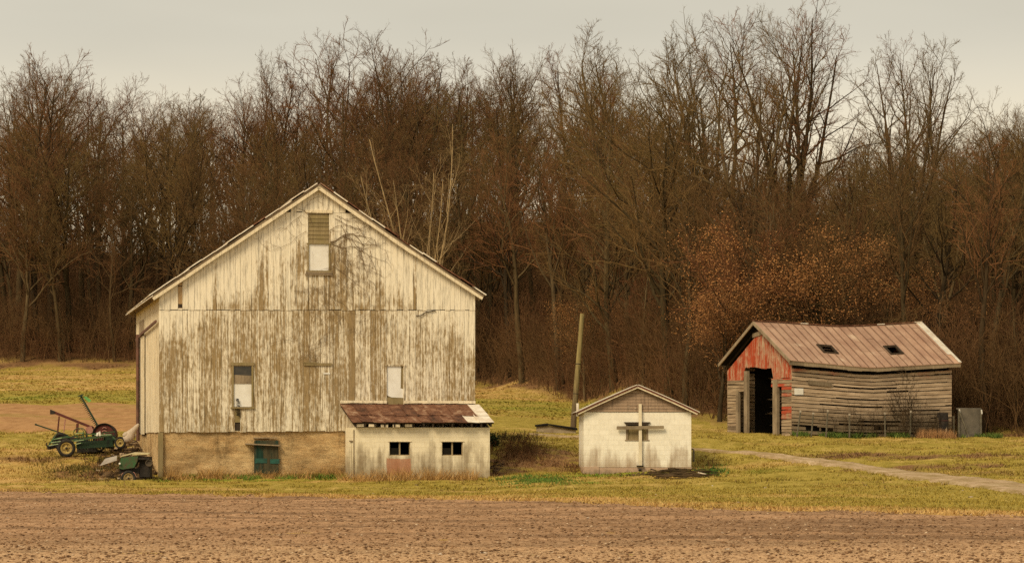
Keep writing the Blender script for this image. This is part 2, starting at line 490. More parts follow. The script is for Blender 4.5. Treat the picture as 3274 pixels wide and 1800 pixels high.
MAT_GRASS = mat_ground("grass_ground", 'grass')
MAT_SOIL = mat_ground("ploughed_soil", 'soil')
MAT_FARSOIL = mat_ground("far_soil", 'farsoil')
MAT_GRAVEL = mat_ground("gravel", 'gravel')

def grid_faces(ny, nx):
    i = np.arange((ny - 1) * (nx - 1)); r = i // (nx - 1); c = i % (nx - 1); a = r * nx + c
    return np.stack([a, a + 1, a + nx + 1, a + nx], -1)

def make_ground():
    ys = np.concatenate([np.arange(-20, 55, 5.), np.arange(55, 92, .8), np.arange(92, 140, .35), np.arange(140, 260, 1.2), np.arange(260, 420, 5), np.arange(420, 1600, 60)])
    rs = np.concatenate([np.linspace(-2.5, -.22, 22)[:-1], np.linspace(-.22, .22, 240), np.linspace(.22, 2.5, 22)[1:]])
    Yg, Rg = np.meshgrid(ys, rs, indexing='ij')
    Xg = Rg * np.maximum(Yg, 80)
    Zg = gz(Xg, Yg)
    rough = (vnoise(Xg, Yg, 2.3, 9) - .5) * .10 + (vnoise(Xg, Yg, .8, 10) - .5) * .10
    Zg = Zg + rough * np.clip((Yg - 88) / 6, 0, 1) * np.clip((330 - Yg) / 60, 0, 1)
    z = zone(Xg, Yg).reshape(-1, 4)
    o = np_mesh("ground", np.stack([Xg, Yg, Zg], -1).reshape(-1, 3), grid_faces(len(ys), len(rs)), MAT_GRASS, smooth=True, attr=('zone', z))
    tag(o, kind='structure')
make_ground()

def make_field():
    ts = np.linspace(0, 1, 200) ** .8
    xs = np.linspace(-46, 46, 700)
    T, X = np.meshgrid(ts, xs, indexing='ij')
    e = field_edge(X) + (vnoise(X, X * 0, .35, 20) - .5) * 4.5 + (vnoise(X, X * 0, 1.3, 19) - .5) * 3 + (vnoise(X, X * 0, 5, 21) - .5) * 1.8
    Yg = 14 + (e - 14) * T
    Z = gz(X, Yg) + .03 + (vnoise(X, Yg, 3.2, 22) - .5) * .04 * (T < .995) + (vnoise(X, Yg, 8, 23) - .5) * .035 + np.sin(Yg * 1.9 + X * .12) * .012
    Z = np.where(T > .995, gz(X, Yg) - .06, Z)
    o = np_mesh("ploughed_field", np.stack([X, Yg, Z], -1).reshape(-1, 3), grid_faces(200, 700), MAT_SOIL, smooth=True)
    tag(o, kind='structure')
    # clods and pale stubble bits lying on it
    n = 52000
    yy = 34 + (RNG.random(n) ** 1.5) * 74
    xx = (RNG.random(n) - .5) * .44 * yy
    keep = yy < field_edge(xx) + (RNG.random(n) - .35) * 3
    xx, yy = xx[keep], yy[keep]; n = len(xx)
    s = .007 + .022 * RNG.random(n) ** 4
    base = np.array([(1, 0, 0), (0, 1, 0), (-1, 0, 0), (0, -1, 0), (0, 0, .8), (0, 0, -.6)])
    V = base[None] * (.7 + .6 * RNG.random((n, 6, 3))) * s[:, None, None] * np.array([1.5, 1.3, .8])
    V += np.stack([xx, yy, gz(xx, yy) + .05 + s * .2], -1)[:, None]
    fb = np.array([(0, 1, 4), (1, 2, 4), (2, 3, 4), (3, 0, 4), (1, 0, 5), (2, 1, 5), (3, 2, 5), (0, 3, 5)])
    Fa = (fb[None] + np.arange(n)[:, None, None] * 6).reshape(-1, 3)
    m = M("clods", .95, .05)
    r = m.attr('a')
    mt = m.done(m.ramp(r, [(0, (.09, .048, .026)), (.6, (.26, .15, .08)), (.93, (.40, .26, .155)), (.99, (.62, .48, .34))]))
    o = np_mesh("soil_clods", V.reshape(-1, 3), Fa, mt, attr=('a', np.repeat(RNG.random(n), 8)))
    tag(o, "loose brown clods and pale stubble scattered over the ploughed field", "soil clods", kind='stuff')
make_field()

ROAD = []
def on_road(x, y):
    ax, ay, by = ROAD[0]; k = np.argsort(ax)
    return (y < np.interp(x, ax[k], ay[k]) - .1) & (y > np.interp(x, ax[k], by[k]) + .1) & (x > ax.min())

def make_strip(name, top, bot, mat, n=160, jit=.35, lift=.03, seed=30):
    """a sheet on the terrain between two lines read from the photograph, ragged at the edges"""
    def curve(pts):
        q = [ground_hit(*p) for p in pts]
        t = np.linspace(0, len(q) - 1, n); k = np.arange(len(q))
        return np.interp(t, k, [p.x for p in q]), np.interp(t, k, [p.y for p in q])
    ax, ay = curve(top); bx, by = curve(bot)
    ax = ax + (vnoise(ax, ax * 0, 1.7, seed) - .5) * jit; ay = ay + (vnoise(ax, ay, 1.3, seed + 1) - .5) * 2 * jit
    by = by + (vnoise(bx, by, 1.3, seed + 2) - .5) * 2 * jit
    m_ = 10; w = np.linspace(0, 1, m_)[:, None]
    X = bx + (ax - bx) * w; Yv = by + (ay - by) * w
    edge = (w > .01) & (w < .99)
    Z = gz(X, Yv) + np.where(edge, lift + .05, -.05) + (vnoise(X, Yv, 2.5, seed + 3) - .5) * .03
    o = np_mesh(name, np.stack([X, Yv, Z], -1).reshape(-1, 3), grid_faces(m_, n), mat, smooth=True, attr=('a', np.repeat(np.arange(m_ - 1) / (m_ - 2.0), n - 1)))
    ROAD.append((ax, ay, by))
    return tag(o, kind='structure')
make_strip("gravel_road", [(1690, 1389), (1860, 1397), (2215, 1434), (2400, 1446), (2600, 1466), (2800, 1491), (3000, 1516), (3274, 1550), (3500, 1585), (4100, 1675)],
           [(1690, 1392), (1860, 1402), (2215, 1443), (2400, 1457), (2600, 1485), (2800, 1514), (3000, 1543), (3274, 1583), (3500, 1622), (4100, 1720)], MAT_GRAVEL)
def far_field():
    xs = np.linspace(-95, -6, 150); ys = np.linspace(0, 1, 50)
    T, X = np.meshgrid(ys, xs, indexing='ij')
    a = 133.5 + (vnoise(X, X * 0, .5, 40) - .5) * 1.5; b = 160 + (vnoise(X, X * 0, .4, 41) - .5) * 5
    Yg = a + (b - a) * T
    e = (T > .01) & (T < .99)
    Z = gz(X, Yg) + np.where(e, .09, -.1) + (vnoise(X, Yg, 1.2, 42) - .5) * .06
    tag(np_mesh("far_field", np.stack([X, Yg, Z], -1).reshape(-1, 3), grid_faces(50, 150), MAT_FARSOIL, smooth=True), kind='structure')
far_field()

# grass tufts: blades standing on the lawn, coloured like the ground cover they grow from
def zone_colour(x, y, rnd):
    z = zone(x, y)
    g = np.array([.20, .155, .03]) * (1 - rnd)[:, None] + np.array([.385, .285, .065]) * rnd[:, None]
    s = np.array([.33, .20, .065]) * (1 - rnd)[:, None] + np.array([.56, .37, .15]) * rnd[:, None]
    l = np.array([.05, .12, .015]) * (1 - rnd)[:, None] + np.array([.19, .26, .03]) * rnd[:, None]
    e = np.array([.11, .06, .03]) * (1 - rnd)[:, None] + np.array([.30, .17, .08]) * rnd[:, None]
    c = g + (s - g) * np.clip((z[:, :1] - .4) * 2, 0, 1)
    c = c + (l - c) * np.clip((z[:, 1:2] - .25) * 2.2, 0, 1)
    c = c + (e - c) * np.clip((z[:, 2:3] - .35) * 2.2, 0, 1)
    return c, z

MAT_BLADE = None
def blades(name, x, y, h, w, col, label, cat, lean=.5, dz=0.0):
    global MAT_BLADE
    if MAT_BLADE is None:
        m = M("grass_blades", .9, .05); MAT_BLADE = m.done(m.attr('col', 'Color'))
    n = len(x)
    an = RNG.random(n) * math.pi
    dx, dy = np.cos(an) * w / 2, np.sin(an) * w / 2
    z = gz(x, y) + dz
    tip = np.stack([x + RNG.normal(0, 1, n) * h * lean, y + RNG.normal(0, 1, n) * h * lean, z + h], -1)
    V = np.stack([np.stack([x - dx, y - dy, z - .03], -1), np.stack([x + dx, y + dy, z - .03], -1), tip], 1).reshape(-1, 3)
    C = np.repeat(np.concatenate([col, np.ones((n, 1))], 1), 3, 0)
    o = np_mesh(name, V, np.arange(3 * n).reshape(-1, 3), MAT_BLADE, attr=('col', C))
    return tag(o, label, cat, kind='stuff')

def make_lawn():
    n = 190000
    y = 60 + RNG.random(n) ** .8 * 75
    x = (RNG.random(n) - .5) * .44 * y
    k = (y > field_edge(x) - 1.0 * RNG.random(n)) & (RNG.random(n) < .35 + .9 * vnoise(x, y, .9, 50)) & ~(on_road(x, y) & (RNG.random(n) < .93))
    x, y = x[k], y[k]; n = len(x)
    c, z = zone_colour(x, y, np.clip(RNG.random(n) * .6 + vnoise(x * .6, y * 1.5, .8, 51) * .6 - .1, 0, 1))
    h = .02 + .035 * RNG.random(n) + .10 * z[:, 1] * RNG.random(n) + .12 * z[:, 2] * RNG.random(n) + .05 * z[:, 0] * RNG.random(n)
    edge = (y - field_edge(x)) < 3
    h = h + edge * .04 * RNG.random(n)
    blades("lawn_grass", x, y, h, .05 + .05 * RNG.random(n), c, "yellow green and straw coloured grass growing round the farm buildings", "grass", .7)
    n = 70000
    y = 162 + RNG.random(n) * 80
    x = (RNG.random(n) - .5) * .44 * y
    k = (y < tree_line(x, y) + 2) & (x < 8)
    x, y = x[k], y[k]; n = len(x)
    c, z = zone_colour(x, y, np.clip(RNG.random(n) * .5 + vnoise(x * .5, y, .5, 52) * .7 - .1, 0, 1))
    blades("hillside_grass", x, y, .03 + .06 * RNG.random(n), .16 + .08 * RNG.random(n), c, "rough green and brown grass on the slope below the wood", "grass", .7)
make_lawn()

# ------------------------------------------------------------------ bare trees
def bark_mat(name, cs, fine):
    m = M(name, .95, .05)
    r = m.rand()
    base = m.ramp(r, [(i / (len(cs) - 1), c) for i, c in enumerate(cs)])
    g = m.noise(m.co((3, 3, .5)), 2.0, 4, .6)
    col = m.mul(base, m.ramp(g, [(.3, .6), (.7, 1.35)]))
    return m.done(col, g, .3, .02) if fine else m.done(col)
MAT_BARK = bark_mat("bark", [(.085, .055, .028), (.035, .024, .014), (.135, .095, .05), (.05, .036, .018), (.13, .09, .045), (.035, .025, .015)], True)
MAT_TWIG = bark_mat("twigs", [(.20, .095, .044), (.135, .073, .034), (.18, .112, .045), (.14, .098, .04), (.20, .088, .043)], False)
MAT_PALE = bark_mat("pale_bark", [(.36, .26, .14), (.36, .26, .14)], True)
MAT_PALETWIG = bark_mat("pale_twigs", [(.27, .18, .09), (.27, .18, .09)], False)

def tubes(P_, R_, sides):
    """P_ (N,K,3) polylines, R_ (N,K) radii -> vertices, quads"""
    N, K, _ = P_.shape
    T = np.empty_like(P_); T[:, :-1] = P_[:, 1:] - P_[:, :-1]; T[:, -1] = T[:, -2]
    T /= np.linalg.norm(T, axis=2, keepdims=True) + 1e-9
    ref = np.where(np.abs(T[:, :1, 2:3]) < .9, np.array([0, 0, 1.]), np.array([1., 0, 0]))
    A = np.cross(T, ref); A /= np.linalg.norm(A, axis=2, keepdims=True) + 1e-9
    B = np.cross(T, A)
    an = np.arange(sides) * 2 * math.pi / sides
    V = P_[:, :, None] + R_[:, :, None, None] * (A[:, :, None] * np.cos(an)[None, None, :, None] + B[:, :, None] * np.sin(an)[None, None, :, None])
    V = V.reshape(-1, 3)
    n, k, s = np.meshgrid(np.arange(N), np.arange(K - 1), np.arange(sides), indexing='ij')
    b = n * K * sides + k * sides; s2 = (s + 1) % sides
    Fq = np.stack([b + s, b + s2, b + sides + s2, b + sides + s], -1).reshape(-1, 4)
    return V, Fq

def grow(P0, D0, L, R0, K, wander, up, rng, taper=.25):
    N = len(P0)
    P_ = np.empty((N, K, 3)); P_[:, 0] = P0
    D = D0.copy()
    st = (L / (K - 1))[:, None]
    for k in range(1, K):
        D = D + rng.normal(0, wander, (N, 3)); D[:, 2] += up
        D /= np.linalg.norm(D, axis=1, keepdims=True)
        P_[:, k] = P_[:, k - 1] + D * st
    R_ = R0[:, None] * np.linspace(1, taper, K)[None]
    return P_, R_

def sprout(P_, R_, L, n, t0, t1, ang, spread, lfac, rfac, K, wander, up, rng, taper=.3, lshape=.5):
    """n children on every polyline"""
    N, Kp, _ = P_.shape
    t = t0 + (t1 - t0) * (np.arange(n)[None] + rng.random((N, n))) / n
    f = t * (Kp - 1); i = np.clip(f.astype(int), 0, Kp - 2); w = (f - i)[..., None]
    ar = np.arange(N)[:, None]
    Q = P_[ar, i] * (1 - w) + P_[ar, i + 1] * w
    T = P_[ar, i + 1] - P_[ar, i]; T /= np.linalg.norm(T, axis=2, keepdims=True) + 1e-9
    rad = R_[ar, i] * (1 - w[..., 0]) + R_[ar, i + 1] * w[..., 0]
    az = np.arange(n)[None] * 2.4 + rng.random((N, 1)) * 6.28 + rng.normal(0, .5, (N, n))
    ref = np.where(np.abs(T[..., 2:3]) < .9, np.array([0, 0, 1.]), np.array([1., 0, 0]))
    A = np.cross(T, ref); A /= np.linalg.norm(A, axis=2, keepdims=True) + 1e-9
    B = np.cross(T, A)
    an = np.radians(ang + rng.normal(0, spread, (N, n)))[..., None]
    D = T * np.cos(an) + (A * np.cos(az)[..., None] + B * np.sin(az)[..., None]) * np.sin(an)
    l = L[:, None] * lfac * (1 - lshape * (t - t0) / (t1 - t0 + 1e-9)) * (.7 + .6 * rng.random((N, n)))
    r = np.minimum(rad * rfac, rad * .95)
    M_ = N * n
    l = l.reshape(M_)
    Pc, Rc = grow(Q.reshape(M_, 3), D.reshape(M_, 3), l, r.reshape(M_), K, wander, up, rng, taper)
    return Pc, Rc, l

def tree_meshes(seed, H=20., style='forest'):
    rng = np.random.default_rng(seed)
    one = lambda v: np.array([v], float)
    parts, crown = [], []
    if style in ('forest', 'round', 'sapling'):
        r0 = H * (.0135 if style != 'round' else .0145)
        TP, TR = grow(np.zeros((1, 3)), np.array([[rng.normal(0, .04), rng.normal(0, .04), 1.]]), one(H * (.86 if style != 'round' else .76)), one(r0), 12, .05, .06, rng, .15)
        L0 = one(H)
        cfg = {'forest': (18, .42, .98, 38, .32), 'round': (19, .34, .99, 44, .44), 'sapling': (13, .2, .97, 32, .26)}[style]
        n1, a, b, ang, lf = cfg
        P1, R1, L1 = sprout(TP, TR, L0, n1, a, b, ang, 9, lf, .62, 8, .14, .07, rng, .22, .55)
        fork = None
    elif style == 'spread':
        TP, TR = grow(np.zeros((1, 3)), np.array([[rng.normal(0, .03), rng.normal(0, .03), 1.]]), one(H * .36), one(H * .0155), 6, .03, .05, rng, .8)
        az = np.arange(4) * 1.57 + rng.random() * 3
        D = np.stack([np.cos(az) * .36, np.sin(az) * .36, np.ones(4)], -1)
        FP, FR = grow(np.repeat(TP[:, -1], 4, 0), D / np.linalg.norm(D, axis=1, keepdims=True), H * .64 * (.8 + .3 * rng.random(4)), np.full(4, H * .0088), 11, .055, .015, rng, .15)
        fork = (FP, FR)
        P1, R1, L1 = sprout(FP, FR, np.full(4, H * .64), 11, .15, .97, 40, 9, .42, .62, 8, .13, .04, rng, .2, .5)
    elif style == 'vase':
        n = 8
        az = np.arange(n) * 6.28 / n + rng.random(n)
        tilt = .08 + .26 * rng.random(n)
        D = np.stack([np.cos(az) * tilt, np.sin(az) * tilt, np.ones(n)], -1)
        TP, TR = grow(rng.normal(0, .25, (n, 3)) * [1, 1, 0], D / np.linalg.norm(D, axis=1, keepdims=True), H * (.75 + .25 * rng.random(n)), np.full(n, H * .0058), 12, .03, .02, rng, .2)
        fork = None
        P1, R1, L1 = sprout(TP, TR, np.full(n, H), 8, .25, .96, 26, 8, .24, .6, 7, .08, .05, rng, .2, .5)
    S = [(TP, TR, 7)]
    if fork is not None: S.append((fork[0], fork[1], 6))
    S.append((P1, R1, 4))
    dense = {'forest': 1.0, 'round': 1.25, 'sapling': .8, 'spread': .85, 'vase': .7}[style]
    R1c = np.maximum(R1, .012)
    P2, R2, L2 = sprout(P1, R1c, L1, int(8 * dense), .2, .98, 40, 12, .45, .6, 5, .14, .05, rng, .35)
    R2 = np.maximum(R2, .013)
    P3, R3, L3 = sprout(P2, R2, L2, 5, .15, .98, 40, 14, .5, .7, 4, .16, .05, rng, .5)
    R3 = np.clip(R3, .0045, .02)
    P4, R4, L4 = sprout(P3, R3, L3, 5, .15, 1.0, 38, 16, .55, .75, 3, .15, .05, rng, .6)
    R4 = np.clip(R4, .0026, .0034)
    C = [(P2, R2, 3), (P3, R3, 3), (P4, R4, 3)]
    def cat(lst):
        V, Fq, off = [], [], 0
        for p, r, s in lst:
            v, f = tubes(p, r, s); V.append(v); Fq.append(f + off); off += len(v)
        return np.concatenate(V), np.concatenate(Fq)
    a, b = cat(S), cat(C)
    k = H / np.percentile(b[0][:, 2], 99.7)      # the crown's real top stands at the height asked for
    return (a[0] * k, a[1]), (b[0] * k, b[1]), P3 * k

def tree_proto(name, seed, H, style, mb=None, mt=None, leaves=0, leaf_mat=None, zr=(0, 1)):
    (tv, tf), (cv, cf), P3 = tree_meshes(seed, H, style)
    tv = tv.copy()
    root = empty(name, (0, 0, -500))
    np_mesh("trunk", tv, tf, mb or MAT_BARK, root, smooth=True)
    cr = np_mesh("crown", cv, cf, mt or MAT_TWIG, root)
    if leaves:
        rng = np.random.default_rng(seed + 5)
        pts = P3[:, -1]
        zz = pts[:, 2] / H
        pts = pts[(zz > zr[0]) & (zz < zr[1])]
        w = np.array([vn for vn in vnoise(pts[:, 0] + pts[:, 1], pts[:, 2], .45, seed)])
        pts = pts[w * .6 + .4 * vnoise(pts[:, 0] - pts[:, 1], pts[:, 2], 1.1, seed + 1) > .47]
        c = pts[rng.integers(0, len(pts), leaves)] + rng.normal(0, .35, (leaves, 3))
        a = rng.normal(0, 1, (leaves, 3)); a /= np.linalg.norm(a, axis=1, keepdims=True)
        b = np.cross(a, rng.normal(0, 1, (leaves, 3))); b /= np.linalg.norm(b, axis=1, keepdims=True)
        s = (.028 + .03 * rng.random(leaves))[:, None]
        V = np.stack([c - a * s, c - b * s * .6, c + a * s, c + b * s * .6], 1).reshape(-1, 3)
        np_mesh("leaves", V, np.arange(4 * leaves).reshape(-1, 4), leaf_mat, root, attr=('a', rng.random(leaves)))
    return root

def leaf_material():
    m = M("dead_oak_leaves", .8, .1)
    return m.done(m.ramp(m.attr('a'), [(0, (.22, .095, .035)), (.6, (.40, .185, .07)), (1, (.50, .26, .10))]))
MAT_OAK = leaf_material()

PROTO = [tree_proto("bare_tree", 100 + i, 20, 'forest') for i in range(6)] + [tree_proto("bare_tree", 190 + i, 20, 'round') for i in range(4)] \
      + [tree_proto("bare_tree", 300 + i, 20, 'spread') for i in range(2)]
SAP = [tree_proto("young_bare_tree", 400 + i, 10, 'sapling') for i in range(2)]
OAKS = [tree_proto("oak_tree", 500 + i, 12, 'round', leaves=8500, leaf_mat=MAT_OAK) for i in range(2)]
VASE = tree_proto("pale_tree", 600, 22, 'vase', MAT_PALE, MAT_PALETWIG)
used = set()
def place(proto, loc, rz, sc):
    if proto.name not in used:
        used.add(proto.name)
        proto.location = loc; proto.rotation_euler = (0, 0, rz); proto.scale = sc if isinstance(sc, tuple) else (sc,) * 3
        return proto
    return inst(proto, loc, rz, sc)

# skyline read from the photograph (x, y in its 3274 px frame)
SKX = np.array([-300, 0, 80, 165, 200, 235, 330, 380, 420, 500, 540, 620, 700, 760, 815, 845, 880, 915, 970, 1080, 1200, 1270, 1400, 1520, 1640, 1780, 1880, 1970, 2040, 2150, 2200, 2240, 2340, 2420, 2540, 2690, 2740, 2900, 3010, 3060, 3110, 3150, 3230, 3274, 3600])
MSX = np.array([-300, 0, 200, 420, 640, 800, 860, 920, 1100, 1400, 1640, 1700, 1790, 1900, 2000, 2080, 2180, 2300, 2600, 2750, 2900, 3050, 3140, 3200, 3600])
MSY = np.array([380, 400, 460, 430, 460, 400, 300, 180, 200, 230, 260, 330, 380, 250, 240, 330, 440, 520, 500, 420, 400, 420, 400, 350, 350])
SKY = np.array([240, 210, 175, 150, 230, 240, 190, 200, 280, 280, 215, 220, 190, 230, 260, 150, 210, 170, 125, 120, 140, 110, 140, 150, 160, 145, 130, 75, 160, 170, 260, 90, 50, 30, 15, 12, 110, 105, 130, 240, 300, 330, 270, 300, 300])

def wood():
    n = 0
    G = "bare trees packed in the wood on the slope"
    L = "bare leafless brown tree packed among others in the dense wood on the slope"
    rows = [(2, 3.6, 4), (8, 3.4, 5), (16, 3.2, 6), (26, 3.4, 7), (38, 3.6, 9), (52, 3.8, 10), (68, 4.4, 12), (88, 5.2, 16)]
    for k, (d, sp, jit) in enumerate(rows):
        px = -620.0
        while px < 3900:
            r = (px - CX) / F
            Y = float(np.interp(r, TREE_R, TREE_Y)) + d + random.uniform(-.5, .5) * jit * .9
            Y = max(Y, float(np.interp(r, TREE_R, TREE_Y)) + 1)
            x = r * Y
            z = float(gz(x, Y))
            top = float(np.interp(px, SKX, SKY)) - 28
            if random.random() < (.25 if 880 < px < 1300 else .8 if px > 1980 else .35 if px < 880 else .45): top = float(np.interp(px, MSX, MSY)) - random.uniform(-20, 90)
            need = EYE + (HY - top) / F * Y - z
            H = random.uniform(15, 23) if k < 3 else random.uniform(18, 29)
            if k == 0: H = random.uniform(14, 21)
            H = min(H, need * random.uniform(.90, 1.0))
            if H > 5:
                p = random.choice(PROTO[:7] if random.random() < (.85 if k < 2 else .5) else PROTO[6:])
                s = H / 20
                wd = s * random.uniform(.85, 1.15) if s > .7 else s * 1.15
                t = place(p, (x, Y, z - .15), random.uniform(0, 6.28), (wd, wd, s))
                tag(t, L, "tree", G)
                n += 1
            px += sp * random.uniform(.6, 1.4) / Y * F * (1 if -60 < px < 3300 else 1.9)
    return n

def hero(label, proto, px, Y, top, rz=0.0, wide=1.0, base=20.0, group=None, x_top=0):
    x = (px - CX) / F * Y; z = float(gz(x, Y))
    H = EYE + (HY - top) / F * Y - z
    s = H / base
    t = place(proto, (x, Y, z - .15), rz, (s * wide, s * wide, s))
    return tag(t, label, "tree", group)
NW = wood()
hero("tall bare tree forking wide against the sky left of the red shed's far roof end", PROTO[10], 2540, 152, -30, .4, .95)
hero("tallest upright bare tree against pale sky above the red shed's doorway", PROTO[11], 2360, 150, 5, 1.9, .8)
hero("bare tree with slim upright limbs standing left of the two tallest trees", PROTO[2], 2290, 158, 40, .9, .9)
hero("twisted bare tree at the right, its forked limbs leaning towards open sky", PROTO[10], 2885, 148, 90, 2.6, .9)
hero("lone thin bare tree rising above its neighbours left of the barn roof peak", PROTO[4], 845, 300, 130, .3, .7)
hero("dense round crowned bare tree directly above the white barn's roof peak", PROTO[7], 1060, 262, 100, 1.1, 1.25)
hero("round bare tree standing right of the dense crown above the barn peak", PROTO[8], 1290, 262, 98, 2.2, 1.1)
hero("leftmost tall bare tree in the corner of the picture", PROTO[1], 60, 255, 180, .5, 1.0)
hero("tall bare tree with fine pointed top second from the left edge", PROTO[5], 165, 252, 142, 1.5, 1.0)
hero("pale tan multi stemmed tree fanning out behind the barn's right roof slope", VASE, 1350, 222, 400, .2, 1.1, 22.0)
hero("brown tree with pointed spire top above the utility pole", PROTO[3], 1970, 215, 70, .2, 1.0)
hero("bare tree at the far right edge with a dark crooked top", PROTO[9], 3225, 150, 262, .2, .95)
for i, (px, Y, top, lab) in enumerate((
        (2640, 138.5, 715, "oak with bright rust orange dead leaves above the red shed's sagging ridge"),
        (2410, 139.5, 690, "rust orange leaved oak behind the red shed's front gable"),
        (2790, 142, 760, "dull orange leaved oak behind the far half of the red shed roof"),
        (2300, 138, 890, "small orange leaved oak left of the red shed, leaves hanging low"),
        (1925, 194, 900, "small oak with orange leaves above and right of the wooden pole"),
        (1990, 196, 960, "low orange leaved oak sapling right of the wooden pole top"))):
    hero(lab, OAKS[i % 2], px, Y, top, i * 1.3, 1.25, 12.0)
for i in range(14):
    px = random.uniform(-50, 3350); r = (px - CX) / F
    Y = float(np.interp(r, TREE_R, TREE_Y)) + random.uniform(-1, 6)
    H = random.uniform(5, 10); x = r * Y
    t = place(SAP[i % 2], (x, Y, float(gz(x, Y)) - .1), random.uniform(0, 6), H / 10)
    tag(t, "slender young bare tree at the lower edge of the wood", "tree", "young trees along the edge of the wood")

def brush(name, label, x, y, h, nside, mat, r0=.02, cat="undergrowth", kind='stuff', lean=.25):
    rng = RNG
    n = len(x)
    D = np.stack([rng.normal(0, lean, n), rng.normal(0, lean, n), np.ones(n)], -1); D /= np.linalg.norm(D, axis=1, keepdims=True)
    P0 = np.stack([x, y, gz(x, y) - .05], -1)
    A, AR = grow(P0, D, h, np.full(n, r0), 6, .10, .02, rng, .4)
    B, BR, BL = sprout(A, AR, h, nside, .2, 1, 36, 14, .42, .7, 4, .16, .03, rng, .5)
    C_, CR, CL = sprout(B, BR, BL, 3, .2, 1, 38, 14, .5, .8, 3, .16, .03, rng, .6)
    V, Fq, off = [], [], 0
    for p, r in ((A, AR), (B, BR), (C_, CR)):
        v, f = tubes(p, np.maximum(r, r0 * .38), 3); V.append(v); Fq.append(f + off); off += len(v)
    o = np_mesh(name, np.concatenate(V), np.concatenate(Fq), mat)
    return tag(o, label, cat, kind=kind)

def undergrowth():
    n = 13000
    px = RNG.uniform(-400, 3700, n); r = (px - CX) / F
    Y = np.interp(r, TREE_R, TREE_Y) + RNG.random(n) ** 1.4 * 95 + np.where(r < -.05, .3, -.5)
    brush("undergrowth", "tangled brown leafless brush filling the floor of the wood", r * Y, Y, RNG.uniform(1.2, 6.5, n), 7, MAT_BRUSH, .026)
mb_ = M("brush_twigs", .95, .05)
MAT_BRUSH = mb_.done(mb_.ramp(mb_.noise(mb_.co((.12, .12, .12)), 1.0, 3), [(.35, (.075, .040, .02)), (.5, (.13, .075, .034)), (.65, (.155, .074, .036))]))
undergrowth()

# ------------------------------------------------------------------ materials of the buildings
GRY = (.33, .245, .15); OLV = (.30, .205, .085); CREAM = (.88, .81, .68); CREAM2 = (.78, .69, .53)
DARKW = mat_wood("dark_timber", (.035, .025, .018), (.07, .05, .035), (.05, .04, .03))
WEATH = mat_wood("weathered_wood", (.22, .165, .11), (.36, .28, .19), (.16, .12, .08))
WEATHV = mat_wood("olive_weathered_wood", (.20, .15, .075), (.31, .24, .13), (.24, .19, .08))
ORANGEW = mat_wood("bare_orange_board", (.40, .26, .13), (.50, .36, .20), (.28, .18, .09))
TRIM = mat_painted("cream_trim", (.82, .72, .54), (.72, .60, .42), (.30, .20, .12), (.22, .14, .09), .62, (.6, .6, 6))
BLACK = mat_plain("dark_void", (.012, .010, .008), (.02, .017, .013), .9, .05)
WHITEP = mat_plain("fogged_plastic_sheet", (.80, .78, .74), (.68, .64, .58), .5, .3, sc=1.4)
TIN_L = mat_plain("pale_tin", (.74, .68, .58), (.55, .47, .38), .45, .4, .2, sc=2)

def tin_rust():
    m = M("rusty_roof_tin", .75, .25)
    a = m.attr('a')
    g = m.noise(m.co((2.2, 1.3, 1.3)), 1.5, 6, .7)
    col = m.ramp(m.ma('ADD', g, m.ma('MULTIPLY', a, .25)), [(.35, (.035, .016, .010)), (.52, (.11, .045, .025)), (.68, (.20, .09, .05)), (.88, (.45, .32, .22))])
    pale = m.ramp(g, [(.3, (.55, .43, .32)), (.6, (.80, .74, .64))])
    k = m.ramp(a, [(.90, 0.0), (.96, 1.0)])
    return m.done(m.mix(k, col, pale), g, .4, .01)
RUST = tin_rust()

def block_mat(name, base, low, dz=0.0, red=None, moss=.9, h0=1.3):
    """painted concrete block: joints, run-down grime and splash dirt on the lowest courses"""
    m = M(name, .85, .15)
    x, y, z = m.sep(m.co())
    vec = m.comb(m.ma('ADD', x, y), z, 0.0)
    br = m.n("ShaderNodeTexBrick"); m.set(br.inputs['Vector'], vec)
    br.inputs['Color1'].default_value = (1, 1, 1, 1); br.inputs['Color2'].default_value = (.93, .92, .90, 1)
    br.inputs['Mortar'].default_value = (.84, .80, .74, 1)
    br.inputs['Scale'].default_value = 1; br.inputs['Brick Width'].default_value = .41; br.inputs['Row Height'].default_value = .205
    br.inputs['Mortar Size'].default_value = .007; br.inputs['Mortar Smooth'].default_value = .3
    st = m.noise(m.co((3.2, 3.2, .35)), 1.0, 5, .65)
    bl = m.noise(m.co((1.3, 1.3, 1.0)), 1.3, 5, .6)
    f = m.ma('ADD', m.ma('SUBTRACT', 1.0, m.ma('DIVIDE', z, h0)), m.ma('MULTIPLY', m.ma('SUBTRACT', st, .5), 1.9))
    f = m.ma('ADD', f, m.ma('MULTIPLY', m.ma('SUBTRACT', bl, .5), 1.1))
    k = m.ramp(f, [(.28, 0.0), (.62, .55), (1.0, moss)])
    col = m.mix(k, base, low)
    col = m.mul(col, br.outputs['Color'])
    if red is not None:
        (cx, cz, rx, rz) = red
        d = m.ma('MAXIMUM', m.ma('POWER', m.ma('DIVIDE', m.ma('SUBTRACT', x, cx), rx), 2.0), m.ma('POWER', m.ma('DIVIDE', m.ma('SUBTRACT', z, cz), rz), 2.0))
        q = m.ramp(m.ma('ADD', d, m.ma('MULTIPLY', bl, .7)), [(.9, .75), (1.5, 0.0)])
        col = m.mix(q, col, (.42, .17, .09))
    col = m.mul(col, m.ramp(m.noise(m.co((7, 7, 5)), 1.0, 5, .7), [(.3, .88), (.6, 1.02)]))
    return m.done(col, br.outputs['Color'], .15, .006)

